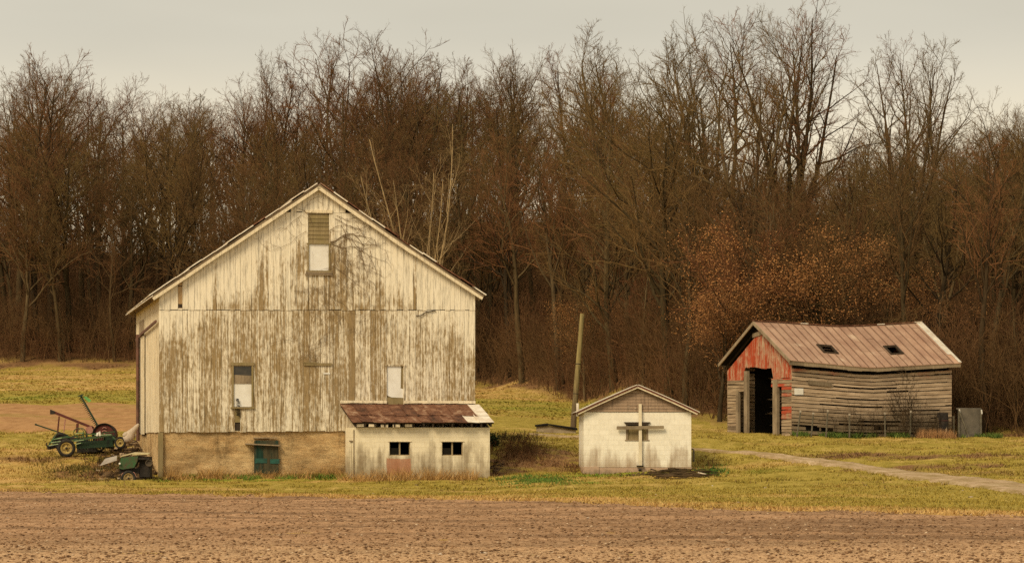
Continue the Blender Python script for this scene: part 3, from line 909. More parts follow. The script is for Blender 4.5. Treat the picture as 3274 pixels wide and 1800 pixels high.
def stone_mat():
    m = M("ochre_stone", .95, .08)
    a = m.noise(m.co((1.6, 1.6, 4.2)), 1.0, 6, .7); b = m.noise(m.co((.45, .45, .6)), 1.0, 4, .6)
    v = m.n("ShaderNodeTexVoronoi"); v.feature = 'DISTANCE_TO_EDGE'; m.set(v.inputs['Vector'], m.co((2.0, 2.0, 4.6)))
    ed = m.ramp(v.outputs['Distance'], [(.0, .62), (.05, 1.0)])
    col = m.ramp(m.ma('ADD', m.ma('MULTIPLY', a, .7), m.ma('MULTIPLY', b, .5)), [(.38, (.26, .16, .07)), (.54, (.50, .325, .155)), (.74, (.68, .49, .26))])
    ck = m.noise(m.co((.7, .7, 7.5)), 1.0, 4, .7); cr = m.ramp(m.ma('ABSOLUTE', m.ma('SUBTRACT', ck, .47)), [(.0, .35), (.012, 1.0)])
    col = m.mul(col, cr)
    vs = m.noise(m.co((2.6, 2.6, .35)), 1.0, 4, .6)
    col = m.mul(col, m.ramp(vs, [(.28, .55), (.42, 1.0)]))
    col = m.mul(col, m.ramp(m.noise(m.co((.8, .8, 1.6)), 1.2, 5, .7), [(.35, .70), (.55, 1.05)]))
    col = m.mix(m.ramp(m.noise(m.co((.5, .5, .7)), 1.0, 4, .6), [(.45, 0.0), (.6, .75)]), m.mul(col, ed), col)
    return m.done(col, m.ma('ADD', a, ed), .6, .05)
STONE = stone_mat()

def boards_between(mb, u0, u1, zlo, zhi, width, plane, thick, holes=(), cuts=(), jit=.008, gap=.009, bare=(), axis='u', sgn=1):
    """vertical boards filling u0..u1; zlo/zhi are functions of u; holes (u0,u1,z0,z1) stay open"""
    us = {u0, u1} | set(c for c in cuts if u0 < c < u1)
    for h in holes:
        for q in h[:2]:
            if u0 < q < u1: us.add(q)
    fixed = sorted(us); us = []
    for a, b in zip(fixed[:-1], fixed[1:]):
        n = max(1, round((b - a) / width))
        w = np.random.default_rng(int(abs(a) * 1000) + 3).uniform(.75, 1.25, n); w = np.cumsum(w) / w.sum()
        us += [a] + [a + (b - a) * q for q in w[:-1]]
    us.append(fixed[-1])
    for a, b in zip(us[:-1], us[1:]):
        c = (a + b) / 2
        segs = [(zlo(c), None)]
        spans = sorted([(h[2], h[3]) for h in holes if h[0] < c < h[1]])
        ivs, cur = [], None
        z = 'lo'
        for s0, s1 in spans:
            ivs.append((z, s0)); z = s1
        ivs.append((z, 'hi'))
        for lo, hi in ivs:
            la = zlo(a) if lo == 'lo' else lo; lb = zlo(b) if lo == 'lo' else lo
            ha = zhi(a) if hi == 'hi' else hi; hb = zhi(b) if hi == 'hi' else hi
            if lo == 'lo':
                j = random.uniform(-.02, .02); la += j; lb += j
            if min(ha - la, hb - lb) < .02: continue
            mb.cur = random.gauss(0, .055) + (-.35 if any(q[0] < c < q[1] and q[2] <= (la + ha) / 2 <= q[3] for q in bare) else 0)
            o = random.uniform(-jit, jit); o2 = random.uniform(-jit, jit)
            a_, b_ = a + gap / 2, b - gap / 2
            p0, p1 = plane + o, plane + o + thick * sgn
            q0, q1 = plane + o2, plane + o2 + thick * sgn
            if axis == 'u':
                mb.hexa([(a_, p0, la), (b_, q0, lb), (b_, q1, lb), (a_, p1, la), (a_, p0, ha), (b_, q0, hb), (b_, q1, hb), (a_, p1, ha)])
            else:
                mb.hexa([(p0, a_, la), (q0, b_, lb), (q1, b_, lb), (p1, a_, la), (p0, a_, ha), (q0, b_, hb), (q1, b_, hb), (p1, a_, ha)])

def wall_holes(mb, u0, u1, z0, z1, v0, v1, holes):
    """one solid wall with rectangular openings, as a grid of blocks"""
    us = sorted({u0, u1, *[h[0] for h in holes], *[h[1] for h in holes]})
    zs = sorted({z0, z1, *[h[2] for h in holes], *[h[3] for h in holes]})
    for a, b in zip(us[:-1], us[1:]):
        for c, d in zip(zs[:-1], zs[1:]):
            if any(h[0] <= (a + b) / 2 <= h[1] and h[2] <= (c + d) / 2 <= h[3] for h in holes): continue
            mb.box(a, b, v0, v1, c, d)

# ------------------------------------------------------------------ the big white barn
def build_barn():
    B = Frame(508.5, 110, 11.7, EYE - 1.47)
    root = tag(B.root("barn"), "big white barn of peeling vertical boards on an ochre stone base", "barn")
    W = B.hit(1519, 1200)[0]; Ld = B.side(435, 1200, 0)[0]
    ua, za = B.hit(1017, 597)
    zl = B.hit(508.5, 937)[1]; zr = B.hit(1519, 937)[1]
    sl = (za - zl) / ua; sr = (za - zr) / (W - ua)
    roofz = lambda u: za - (ua - u) * sl if u < ua else za - (u - ua) * sr
    zb0 = B.hit(510, 1381)[1]; zb1 = B.hit(1085, 1378)[1]
    botz = lambda u: zb0 + (zb1 - zb0) * u / 7.5 + .0
    seaml = B.hit(510, 991)[1]; seamr = B.hit(1519, 991)[1]
    seam = lambda u: seaml + (seamr - seaml) * u / W
    topseam = B.hit(1017, 679)[1]
    R = lambda *a: B.rect(*a)
    up_pan = R(985, 682, 1052, 778); up_win = R(987, 780, 1051, 866)
    lw = R(747, 1168, 804, 1301); rw = R(1236, 1170, 1289, 1296)
    gapb = R(751, 1304, 768, 1376); brk = R(569, 888, 583, 986); brk2 = R(680, 862, 694, 989)
    rbr = R(1321, 890, 1332, 988); lbr = R(1329, 1012, 1345, 1176)
    midw = R(976, 1172, 1058, 1290)
    PAINT = mat_painted("peeling_barn_paint", CREAM, CREAM2, OLV, GRY, .36, eave=(ua, za, sl, sr))
    PAINTS = mat_painted("barn_side_paint", (.80, .70, .52), (.74, .62, .44), OLV, GRY, .55)
    mb = MB()
    boards_between(mb, .0, W, botz, lambda u: seam(u) - .012, .23, .0, .03, holes=(lw, rw, gapb), bare=(lbr,), cuts=(lbr[0], lbr[1]))
    boards_between(mb, .0, W, seam, lambda u: min(roofz(u), topseam - .02), .23, -.024, .03, holes=(up_pan, up_win, brk), bare=(brk2, rbr), cuts=(brk2[0], brk2[1], rbr[0], rbr[1]))
    boards_between(mb, ua - 1.15, ua + 1.15, lambda u: topseam, roofz, .23, -.03, .03)
    # dark lap shadows are real gaps; a warped board end by the right seam
    mb.build("front_siding", PAINT, root)
    mb = MB()   # solid dark sheet added behind the boards so no light leaks
    mb.ext([(0.04, .05, zb0 + .1), (W - .04, .05, zb0 + .1), (W - .04, .05, zr - .1), (ua, .05, za - .12), (.04, .05, zl - .1)], (0, .04, 0))
    mb.build("leak_backing", DARKW, root)
    # side, right and back walls
    mb = MB()
    door = (B.side(464, 1200)[0], B.side(450, 1200)[0])
    vlo = lambda v: zb0 + .0
    hz = B.side(460, 1076)[1]
    boards_between(mb, .02, door[0], vlo, lambda v: zl - .05, .23, .0, .03, axis='v')
    boards_between(mb, door[1], Ld, vlo, lambda v: zl - .05, .23, .0, .03, axis='v')
    boards_between(mb, door[0], door[1], lambda v: hz, lambda v: zl - .05, .23, .0, .03, axis='v')
    mb.build("left_siding", PAINTS, root)
    mb = MB()
    boards_between(mb, .02, Ld, vlo, lambda v: zr - .05, .25, W - .03, .03, axis='v')
    boards_between(mb, .03, W - .03, botz, roofz, .25, Ld - .03, .03)
    mb.build("rear_siding", PAINTS, root)
    # sliding door on the left wall with its track and post
    mb = MB(); mb.cur = .2
    zdl = B.side(455, 1388)[1]
    boards_between(mb, door[0] - .3, door[1] - .9, lambda v: zdl, lambda v: hz + .02, .25, -.07, .03, axis='v')
    d = mb.build("sliding_door", PAINTS, root)
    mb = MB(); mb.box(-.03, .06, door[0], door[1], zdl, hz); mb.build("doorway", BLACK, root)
    mb = MB()
    mb.tube([(-.16, door[1] - .55, zdl - .3), (-.16, door[1] - .55, hz + .15)], .085, 8)
    mb.beam((-.12, .05, hz + .28), (-.12, door[0] + .2, hz + .12), .07, .1)
    mb.beam((-.12, door[0] + .2, hz + .12), (-.12, door[1] + 1.2, hz - .02), .07, .12)
    mb.build("door_track", mat_plain("rusty_track", (.17, .08, .055), (.09, .05, .035), .8), root)
    mb = MB(); mb.box(-.045, -.012, door[0] + .5, door[1] + .5, hz + .1, hz + .75)
    mb.build("plywood_patch", WEATH, root)
    # stone foundation
    mb = MB()
    zf = -1.3
    N = 60
    for i in range(N):      # uneven face in columns and rows
        pass
    us = np.linspace(.04, W - .02, 90); zs = np.linspace(zf, zb0 + .06, 22)
    U, Z = np.meshgrid(us, zs)
    D = .10 + (vnoise(U, Z, 1.1, 60) - .5) * .10 + (vnoise(U, Z, 3.6, 61) - .5) * .05
    V = np.stack([U, D, Z], -1).reshape(-1, 3)
    o = np_mesh("foundation", V, grid_faces(22, 90), STONE, root)
    mb.box(.08, W - .05, .19, .5, zf, zb0 + .08)
    mb.box(.05, .45, .5, Ld, zf, zb0 + .08); mb.box(W - .45, W - .03, .5, Ld, zf, zb0 + .08); mb.box(.46, W - .46, Ld - .4, Ld, zf, zb0 + .08)
    mb.build("foundation_wall", STONE, root)
    mb = MB()   # corner post and dark recess at the left corner of the base
    u0, z1 = B.hit(494, 1392); u1, z0 = B.hit(508, 1528)
    mb.cur = 0; mb.box(-.03, .16, -.03, .14, z0 - .3, zb0 - .01)
    mb.build("corner_post", WEATHV, root)
    # roof: two slopes of sheets on a deck, with barge boards
    ov, ev = .28, .30
    def slope(s, name):
        mbs, mbd, mbb = MB(), MB(), MB()
        if s < 0: ue, ze, k = -ev, roofz(-ev), sl
        else: ue, ze, k = W + ev, roofz(W + ev), sr
        nrm = Vector((s * k, 0, 1)).normalized()
        L0 = Vector((ua, 0, za)); L1 = Vector((ue, 0, ze))
        def pt(t, v, h):
            p = L0.lerp(L1, t) + nrm * h
            sag = -.10 * math.sin(min(t, 1) * math.pi) * .6
            return Vector((p.x, v, p.z + (sag if s > 0 else 0)))
        # deck
        for i in range(12):
            t0, t1 = i / 12, (i + 1) / 12
            mbd.hexa([pt(t0, -ov + .06, .0), pt(t1, -ov + .06, .0), pt(t1, Ld + ov, .0), pt(t0, Ld + ov, .0),
                      pt(t0, -ov + .06, .09), pt(t1, -ov + .06, .09), pt(t1, Ld + ov, .09), pt(t0, Ld + ov, .09)])
        n = 13
        for i in range(n):   # metal sheets, lapped and lifting at the gable end
            for j, (va, vb) in enumerate(((-ov, 4.9), (4.8, 9.9), (9.8, Ld + ov + .05))):
                t0, t1 = i / n, (i + 1.08) / n
                h0 = .10 + .012 * ((i + j) % 2) + random.uniform(0, .05) * (j == 0); h1 = .10 + .012 * ((i + j) % 2) + random.uniform(0, .02)
                vv = va - (random.uniform(0, .09) if j == 0 else 0)
                mbs.cur = 1.0 if (s < 0 and i > 7) or random.random() < .5 else random.random() * .85
                mbs.hexa([pt(t0, vv, h0), pt(t1, vv, h0), pt(t1, vb, h1), pt(t0, vb, h1),
                          pt(t0, vv, h0 + .045), pt(t1, vv, h0 + .045), pt(t1, vb, h1 + .03), pt(t0, vb, h1 + .03)])
        for i in range(7):   # barge board in lengths
            t0, t1 = i / 7 + (.0), (i + 1) / 7
            hh = -.13 + random.uniform(-.012, .012)
            mbb.cur = random.uniform(-.1, .3)
            y0, y1 = -ov - .01 + .004 * (i % 2), -ov + .055
            mbb.hexa([pt(t0, y0, hh), pt(t1, y0, hh), pt(t1, y1, hh), pt(t0, y1, hh), pt(t0, y0, -.005), pt(t1, y0, -.005), pt(t1, y1, -.005), pt(t0, y1, -.005)])
        mbr = MB()
        for i in range(9):   # rafter tails at the eave
            v = .2 + i * (Ld - .4) / 8
            a = pt(.9, v, -.08); b = pt(1.0, v, -.08)
            mbr = MB(); mbr.beam(a, b, .07, .14); mbr.build("rafter_tail", WEATH, root)
        mbd.build("roof_deck", WEATH, root)
        mbs.build(name, RUST, root)
        mbb.build("barge_board", TRIM, root)
    slope(-1, "roof"); slope(1, "roof")
    # hooked, sagging eave end at the left
    mb = MB(); mb.cur = 1
    p = Vector((-ev - .02, -ov, roofz(-ev) + .08))
    mb.hexa([(p.x - .16, -ov + .02, p.z - .16), (p.x + .05, -ov, p.z - .02), (p.x + .05, Ld, p.z - .02), (p.x - .16, Ld, p.z - .12),
             (p.x - .16, -ov + .02, p.z - .13), (p.x + .05, -ov, p.z + .02), (p.x + .05, Ld, p.z + .02), (p.x - .16, Ld, p.z - .09)])
    mb.build("eave_flashing", RUST, root)
    # openings
    def window(name, r, pane_mat, frame_mat, depth=.06, fw=.07, sill=True, split=None, head=.12):
        w = MB(); u0, u1, z0, z1 = r
        w.box(u0 - fw, u0, -.05, .03, z0, z1); w.box(u1, u1 + fw, -.048, .03, z0, z1)
        w.box(u0 - fw - .04, u1 + fw + .04, -.06, .03, z1, z1 + head)
        if sill: w.box(u0 - fw - .06, u1 + fw + .06, -.085, .03, z0 - .06, z0)
        f = w.build(name, frame_mat, root)
        return f
    WSH = PAINT
    # upper loft opening: olive boards above, pale sheet below
    mb = MB()
    u0, u1, z0, z1 = up_pan
    zz = z0
    while zz < z1 - .02:
        h = min(.17, z1 - zz); mb.cur = random.gauss(0, .15)
        o = random.uniform(0, .01)
        mb.hexa([(u0 + .005, -.008 - o, zz), (u1 - .005, -.008 - o, zz), (u1 - .005, .03, zz), (u0 + .005, .03, zz), (u0 + .005, .004, zz + h - .008), (u1 - .005, .004, zz + h - .008), (u1 - .005, .03, zz + h - .008), (u0 + .005, .03, zz + h - .008)])
        zz += h
    mb.build("loft_hatch", WEATHV, root)
    f = window("loft_window", up_win, None, WEATHV, fw=.05, head=.035)
    mb = MB(); u0, u1, z0, z1 = up_win
    mb.box(u0 + .003, u1 - .003, .008, .03, z0, z1); mb.build("window_sheet", WHITEP, f)
    mb = MB(); mb.box(u0 - .13, u1 + .13, -.12, -.03, z0 - .12, z0 - .065); mb.box(u0 - .16, u1 + .15, -.10, -.03, z0 - .19, z0 - .13)
    mb.build("window_sill", WEATH, f)
    mb = MB(); mb.cur = .3; mb.box(up_pan[0] - .12, up_pan[1] + .14, -.065, -.03, topseam - .03, topseam + .09); mb.build("hatch_header", TRIM, root)
    # left window: dark upper pane, pale lower board with a torn dark strip
    f = window("left_window", lw, None, WEATHV)
    u0, u1, z0, z1 = lw
    zc = B.hit(775, 1224)[1]
    mb = MB(); mb.box(u0, u1, .02, .04, zc, z1); mb.build("window_pane", mat_plain("old_glass", (.02, .018, .015), (.05, .04, .03), .15, .5), f)
    mb = MB(); mb.box(u0, u1, -.02, .02, zc - .03, zc + .04); mb.box(u0, u1, -.01, .02, z1 - .04, z1)
    mb.hexa([(u0, .0, zc + .04), (u1, .0, zc + .04), (u1, .02, zc + .04), (u0, .02, zc + .04), (u0, .0, zc + .34), (u1, .0, zc + .30), (u1, .02, zc + .30), (u0, .02, zc + .34)])
    mb.build("sash", WEATH, f)
    mb = MB(); mb.box(u0, u1, .0, .018, z0 + .01, zc - .03); mb.build("window_board", WHITEP, f)
    mb = MB()
    a0, a1 = B.hit(754, 1275)[0], B.hit(765, 1275)[0]
    for i in range(13):
        z = B.hit(760, 1276 + i * 4.3)[1]
        w = random.uniform(.02, .05)
        mb.beam((a0 + random.uniform(-.02, .03), -.075, z + .02), (a1 + random.uniform(-.03, .03), -.072, z - .015), .012, w)
    mb.build("torn_strip", BLACK, f)
    mb = MB(); u0, u1, z0, z1 = gapb
    zz = B.hit(760, 1350)[1]
    mb.box(u0 + .004, u1 - .004, .015, .04, zz, z1); mb.build("bare_board", WEATHV, root)
    # right window: pale cloth sagging over the opening, plywood below
    f = window("right_window", rw, None, WSH, fw=.05, head=.07, sill=False)
    u0, u1, z0, z1 = rw
    zc = B.hit(1260, 1269)[1]; uc = B.hit(1281, 1200)[0]; zk = B.hit(1281, 1243)[1]
    mb = MB()
    mb.ext([(u0, .012, zc + .08), (u0 + .2, .004, zc - .01), (u1, .004, zc - .03), (u1, .004, zk), (uc, .004, zk + .02), (uc + .02, .004, z1), (u0 + .02, .004, z1)], (0, .012, 0))
    mb.build("window_cloth", WHITEP, f)
    mb = MB(); mb.box(uc + .01, u1, .02, .04, z0, z1); mb.box(u0, uc, .025, .04, z0, z1); mb.build("window_boarding", WEATHV, f)
    mb = MB(); mb.box(u0 + .01, u1 + .03, -.03, -.008, z0 - .02, zc - .03); mb.build("plywood", WEATHV, f)
    # ghost of a middle window: header board and a light slip
    g = R(971, 1160, 1060, 1169)
    mb = MB(); mb.box(g[0], g[1], -.055, -.012, g[2], g[3]); mb.box(g[0] - .03, g[0] + .55, -.07, -.02, g[3] - .015, g[3] + .03)
    mb.build("window_header", WEATHV, root)
    g = R(1033, 1191, 1055, 1196)
    mb = MB(); mb.box(g[0], g[1], -.03, -.012, g[2], g[3]); mb.build("white_slip", WHITEP, root)
    # missing board near the left end
    u0, u1, z0, z1 = brk
    mb = MB(); mb.box(u0, u1, -.004, .03, z0, z1); mb.build("bare_board", ORANGEW, root)
    zz = B.hit(575, 915)[1]
    mb = MB(); mb.box(u0, u1, -.01, -.003, zz - .02, zz + .02); mb.box(u0, u1, -.012, -.003, z0 + .02, z0 + .18); mb.build("cross_batten", DARKW, root)
    # loose curled board edge by the right seam
    q = [B.hit(1330, 1010), B.hit(1345, 1009), B.hit(1362, 998), B.hit(1392, 993)]
    mb = MB(); mb.tube([(a, -.05, b) for a, b in q], .022, 5); mb.build("curled_batten", DARKW, root)
    # white flashing strip above the milk house roof
    mb = MB()
    for a, b in ((1087, 1236), (1292, 1519)):
        u0, z = B.hit(a, 1284); u1 = B.hit(b, 1284)[0]
        k = max(2, int((u1 - u0) / .35))
        for i in range(k):
            mb.cur = .5
            x0, x1 = u0 + (u1 - u0) * i / k, u0 + (u1 - u0) * (i + 1) / k
            dz0, dz1 = random.uniform(-.015, .015), random.uniform(-.015, .015)
            z = B.hit(1200, 1285)[1]
            mb.hexa([(x0, -.11, z - .05 + dz0), (x1, -.11, z - .05 + dz1), (x1, -.04, z - .05), (x0, -.04, z - .05), (x0, -.10, z + .05 + dz0), (x1, -.10, z + .05 + dz1), (x1, -.04, z + .06), (x0, -.04, z + .06)])
    mb.build("flashing", TRIM, root)
    # green hatch in the stone base under a plank
    h = R(812, 1396, 890, 1497)
    GREEN = mat_painted("green_hatch_paint", (.016, .042, .032), (.022, .062, .046), (.10, .09, .05), (.05, .04, .025), .22, (1.5, 1.5, 1.0), blot=.8)
    mb = MB(); mb.cur = .2
    boards_between(mb, h[0], h[1], lambda u: h[2] - .2, lambda u: h[3] - .16, .3, -.06, .04)
    mb.build("green_hatch", GREEN, root)
    mb = MB(); p = R(784, 1421, 895, 1425)
    mb.hexa([(p[0], -.22, p[3] + .01), (p[1], -.22, p[2] - .01), (p[1], .12, p[2] - .01), (p[0], .12, p[3] + .01), (p[0], -.22, p[3] + .06), (p[1], -.22, p[2] + .04), (p[1], .12, p[2] + .04), (p[0], .12, p[3] + .06)])
    mb.box(h[0] - .02, h[1] - .05, -.10, .08, h[3] - .06, h[3] - .02)
    mb.build("plank_shelf", WEATH, root)
    mb = MB(); mb.cur = .8
    t = R(815, 1463, 893, 1480)
    mb.box(t[0], t[0] + .5, -.075, -.062, t[2], t[3] - .02); mb.box(t[0] + .62, t[1], -.078, -.062, t[2] - .02, t[3] - .05)
    mb.build("bright_paint_band", mat_plain("teal_paint", (.025, .11, .085), (.02, .055, .042), .7, sc=5), root)
    # vines clinging round the loft window
    rng = random.Random(11)
    vb = MB()
    def vine(px, py, ang, ln, r, depth):
        pts = []; x, y = px, py
        for i in range(max(3, int(ln / 9))):
            u, z = B.hit(x, y)
            if z > roofz(u) - .1: break
            pts.append((u, -.055 - .02 * rng.random(), z))
            ang += rng.gauss(0, .20)
            x += math.cos(ang) * 9; y += math.sin(ang) * 9
            if depth > 0 and rng.random() < .30:
                vine(x, y, ang + rng.choice((-1, 1)) * rng.uniform(.5, 1.3), ln * rng.uniform(.35, .65), r * .7, depth - 1)
        if len(pts) > 2: vb.tube(pts, [r * .75 * (1 - .6 * i / len(pts)) for i in range(len(pts))], 4)
    for (x, y, a, l, r) in ((1055, 775, .25, 150, .03), (1060, 780, .45, 130, .02), (1050, 740, -.4, 130, .014), (1040, 690, -.9, 90, .012), (985, 690, -2.2, 90, .012), (960, 690, 2.6, 90, .012),
                            (1070, 700, .6, 170, .014), (1090, 720, 1.2, 170, .014), (1120, 760, .9, 170, .014), (1150, 800, 1.3, 130, .012), (1180, 700, .9, 120, .011), (1060, 850, .7, 150, .011),
                            (1000, 720, -1.8, 90, .010), (1030, 660, -1.3, 60, .010), (980, 740, 2.8, 150, .010), (940, 930, .3, 180, .010), (1010, 930, .4, 200, .010), (1100, 1010, 2.5, 170, .011), (950, 1150, -.6, 170, .010), (860, 1100, -.4, 120, .008),
                            (1075, 690, .1, 120, .012), (1085, 750, .2, 120, .012), (1110, 700, 1.6, 150, .011), (1140, 720, 1.1, 160, .011)):
        vine(x, y, a, l, r, 2)
    vo = vb.build("bare_vine", mat_plain("vine_stem", (.20, .13, .07), (.13, .085, .045), .9), None)
    vo.location = root.location; vo.rotation_euler = root.rotation_euler
    tag(vo, "leafless vine creeping over the barn gable around the loft window", "vine")
    return B
BARN = build_barn()

# ------------------------------------------------------------------ milk house: block lean-to on the barn front
def build_milk_house():
    B = Frame(508.5, 110, 11.7, EYE - 1.47)
    root = tag(B.root("milk_house"), "low white block lean-to with rusty brown tin roof against the barn front", "lean-to")
    d = -3.0
    u0 = B.hit(1138, 1400, d)[0]; u1 = B.hit(1566, 1400, d)[0]
    zt = B.hit(1350, 1366, d)[1]
    holes = [B.rect(1245, 1412, 1312, 1456, d), B.rect(1413, 1412, 1480, 1456, d)]
    pr = B.rect(1250, 1470, 1300, 1500, d)
    BLK = block_mat("milk_house_block", (.86, .77, .58), (.24, .175, .10), red=((pr[0] + pr[1]) / 2, (pr[2] + pr[3]) / 2 - .1, .62, .45), h0=1.75)
    mb = MB()
    wall_holes(mb, u0, u1, -.7, zt, d, d + .2, holes)
    mb.box(u0, u0 + .2, d + .2, .02, -.7, zt); mb.box(u1 - .2, u1, d + .2, .02, -.7, zt)
    mb.build("block_wall", BLK, root)
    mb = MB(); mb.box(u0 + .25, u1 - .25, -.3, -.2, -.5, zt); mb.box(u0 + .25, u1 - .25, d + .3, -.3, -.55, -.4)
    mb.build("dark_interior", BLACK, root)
    FRM = mat_wood("window_timber", (.30, .22, .13), (.42, .33, .2), (.2, .15, .09))
    for h in holes:
        mb = MB()
        a, b, z0, z1 = h
        mb.box(a, a + .035, d + .06, d + .12, z0, z1); mb.box(b - .035, b, d + .06, d + .12, z0, z1)
        mb.box(a + .035, b - .035, d + .06, d + .12, z0, z0 + .035); mb.box((a + b) / 2 - .03, (a + b) / 2 + .03, d + .065, d + .115, z0 + .035, z1)
        f = mb.build("window", FRM, root)
        mb = MB(); mb.box(a - .05, b + .05, d - .025, d + .055, z1 + .002, z1 + .035); mb.build("lintel", TRIM, f)
        mb = MB(); mb.box(a + .035, (a + b) / 2 - .03, d + .09, d + .1, z0 + .035, z0 + (z1 - z0) * .55); mb.build("glass_pane", mat_plain("blackened_glass", (.012, .010, .008), (.02, .017, .013), .8, .05), f)  # pane coloured near-black so the window reads as a dark opening
    # roof
    ztop = B.hit(1300, 1296, 0)[1]; ze = B.hit(1300, 1352, d - .35)[1]
    ul0 = B.hit(1088, 1292, 0)[0]; ul1 = B.hit(1128, 1352, d - .35)[0]
    ur0 = B.hit(1531, 1294, 0)[0]; ur1 = B.hit(1580, 1352, d - .35)[0]
    L = d - .35
    def rp(s, t, h=0.0):    # s along 0..1, t down 0..1
        a = Vector((ul0, -.04, ztop)).lerp(Vector((ul1, L, ze)), t); b = Vector((ur0, -.04, ztop)).lerp(Vector((ur1, L, ze)), t)
        p = a.lerp(b, s); p.z += h + .012 * math.sin(s * 19) * t; return p
    mb = MB(); n = 12
    for row, (t0, t1) in enumerate(((.0, .64), (.58, 1.0))):
        for i in range(n):
            s0, s1 = (i - (.25 if row else 0)) / n, (i + 1.03 - (.25 if row else 0)) / n
            s0, s1 = max(0, s0), min(1, s1) if i < n - 1 else 1
            e = random.uniform(-.02, .03)
            h = .035 - .02 * row + .008 * (i % 2)
            mb.cur = 1.0 if i >= n - 1 or (i == n - 2 and row == 1) else random.random() * .8
            mb.hexa([rp(s0, t0, h), rp(s0, t1 + e, h + .01), rp(s1, t1 + e, h + .004), rp(s1, t0, h), rp(s0, t0, h + .012), rp(s0, t1 + e, h + .03), rp(s1, t1 + e, h + .02), rp(s1, t0, h + .012)])
            p, q = rp(s0, t0, h + .02), rp(s0, t1 + e, h + .035)
            mb.beam(p, q, .035, .03)
    mb.build("tin_roof", RUST, root)
    mb = MB()
    for i in range(1):
        mb.hexa([rp(.0, .02, -.05), rp(.0, .97, -.05), rp(1, .97, -.05), rp(1, .02, -.05), rp(0, .02, .01), rp(0, .97, .01), rp(1, .97, .01), rp(1, .02, .01)])
    for i in range(15):
        s = .02 + i * .96 / 14
        p = rp(s, .80, -.12); q = rp(s, .985, -.10)
        mb.beam(p, q, .06, .12)
    mb.build("rafter", DARKW, root)
    mb = MB()
    for i in range(5):
        s = .03 + i * .085
        a = rp(s, .97, -.13); b = rp(s + .05, .97, -.13); mb.cur = .3
        mb.beam((a.x, L + .12, a.z), (b.x, L + .12, b.z), .06, .11)
    mb.build("eave_blocking", TRIM, root)
    mb = MB()    # cheek boards closing the triangle at the left, and the right end
    for u in (u0 + .0, u1 - .05):
        mb.ext([(u, d + .02, zt), (u, 0, zt), (u, 0, ztop - .06), ], (.05, 0, 0))
    mb.build("cheek_boards", mat_painted("cheek_paint", CREAM, CREAM2, OLV, GRY, .3), root)
    mb = MB(); mb.cur = -.2
    mb.box(u0 - .04, u0 - .005, d + .35, d + .45, -.3, zt - .1)
    z = B.side(1122, 1410, u0)[1]
    mb.box(u0 - .05, u0 - .005, d + .8, d + 1.6, z - .02, z + .03)
    mb.build("side_trim", WEATH, root)
build_milk_house()

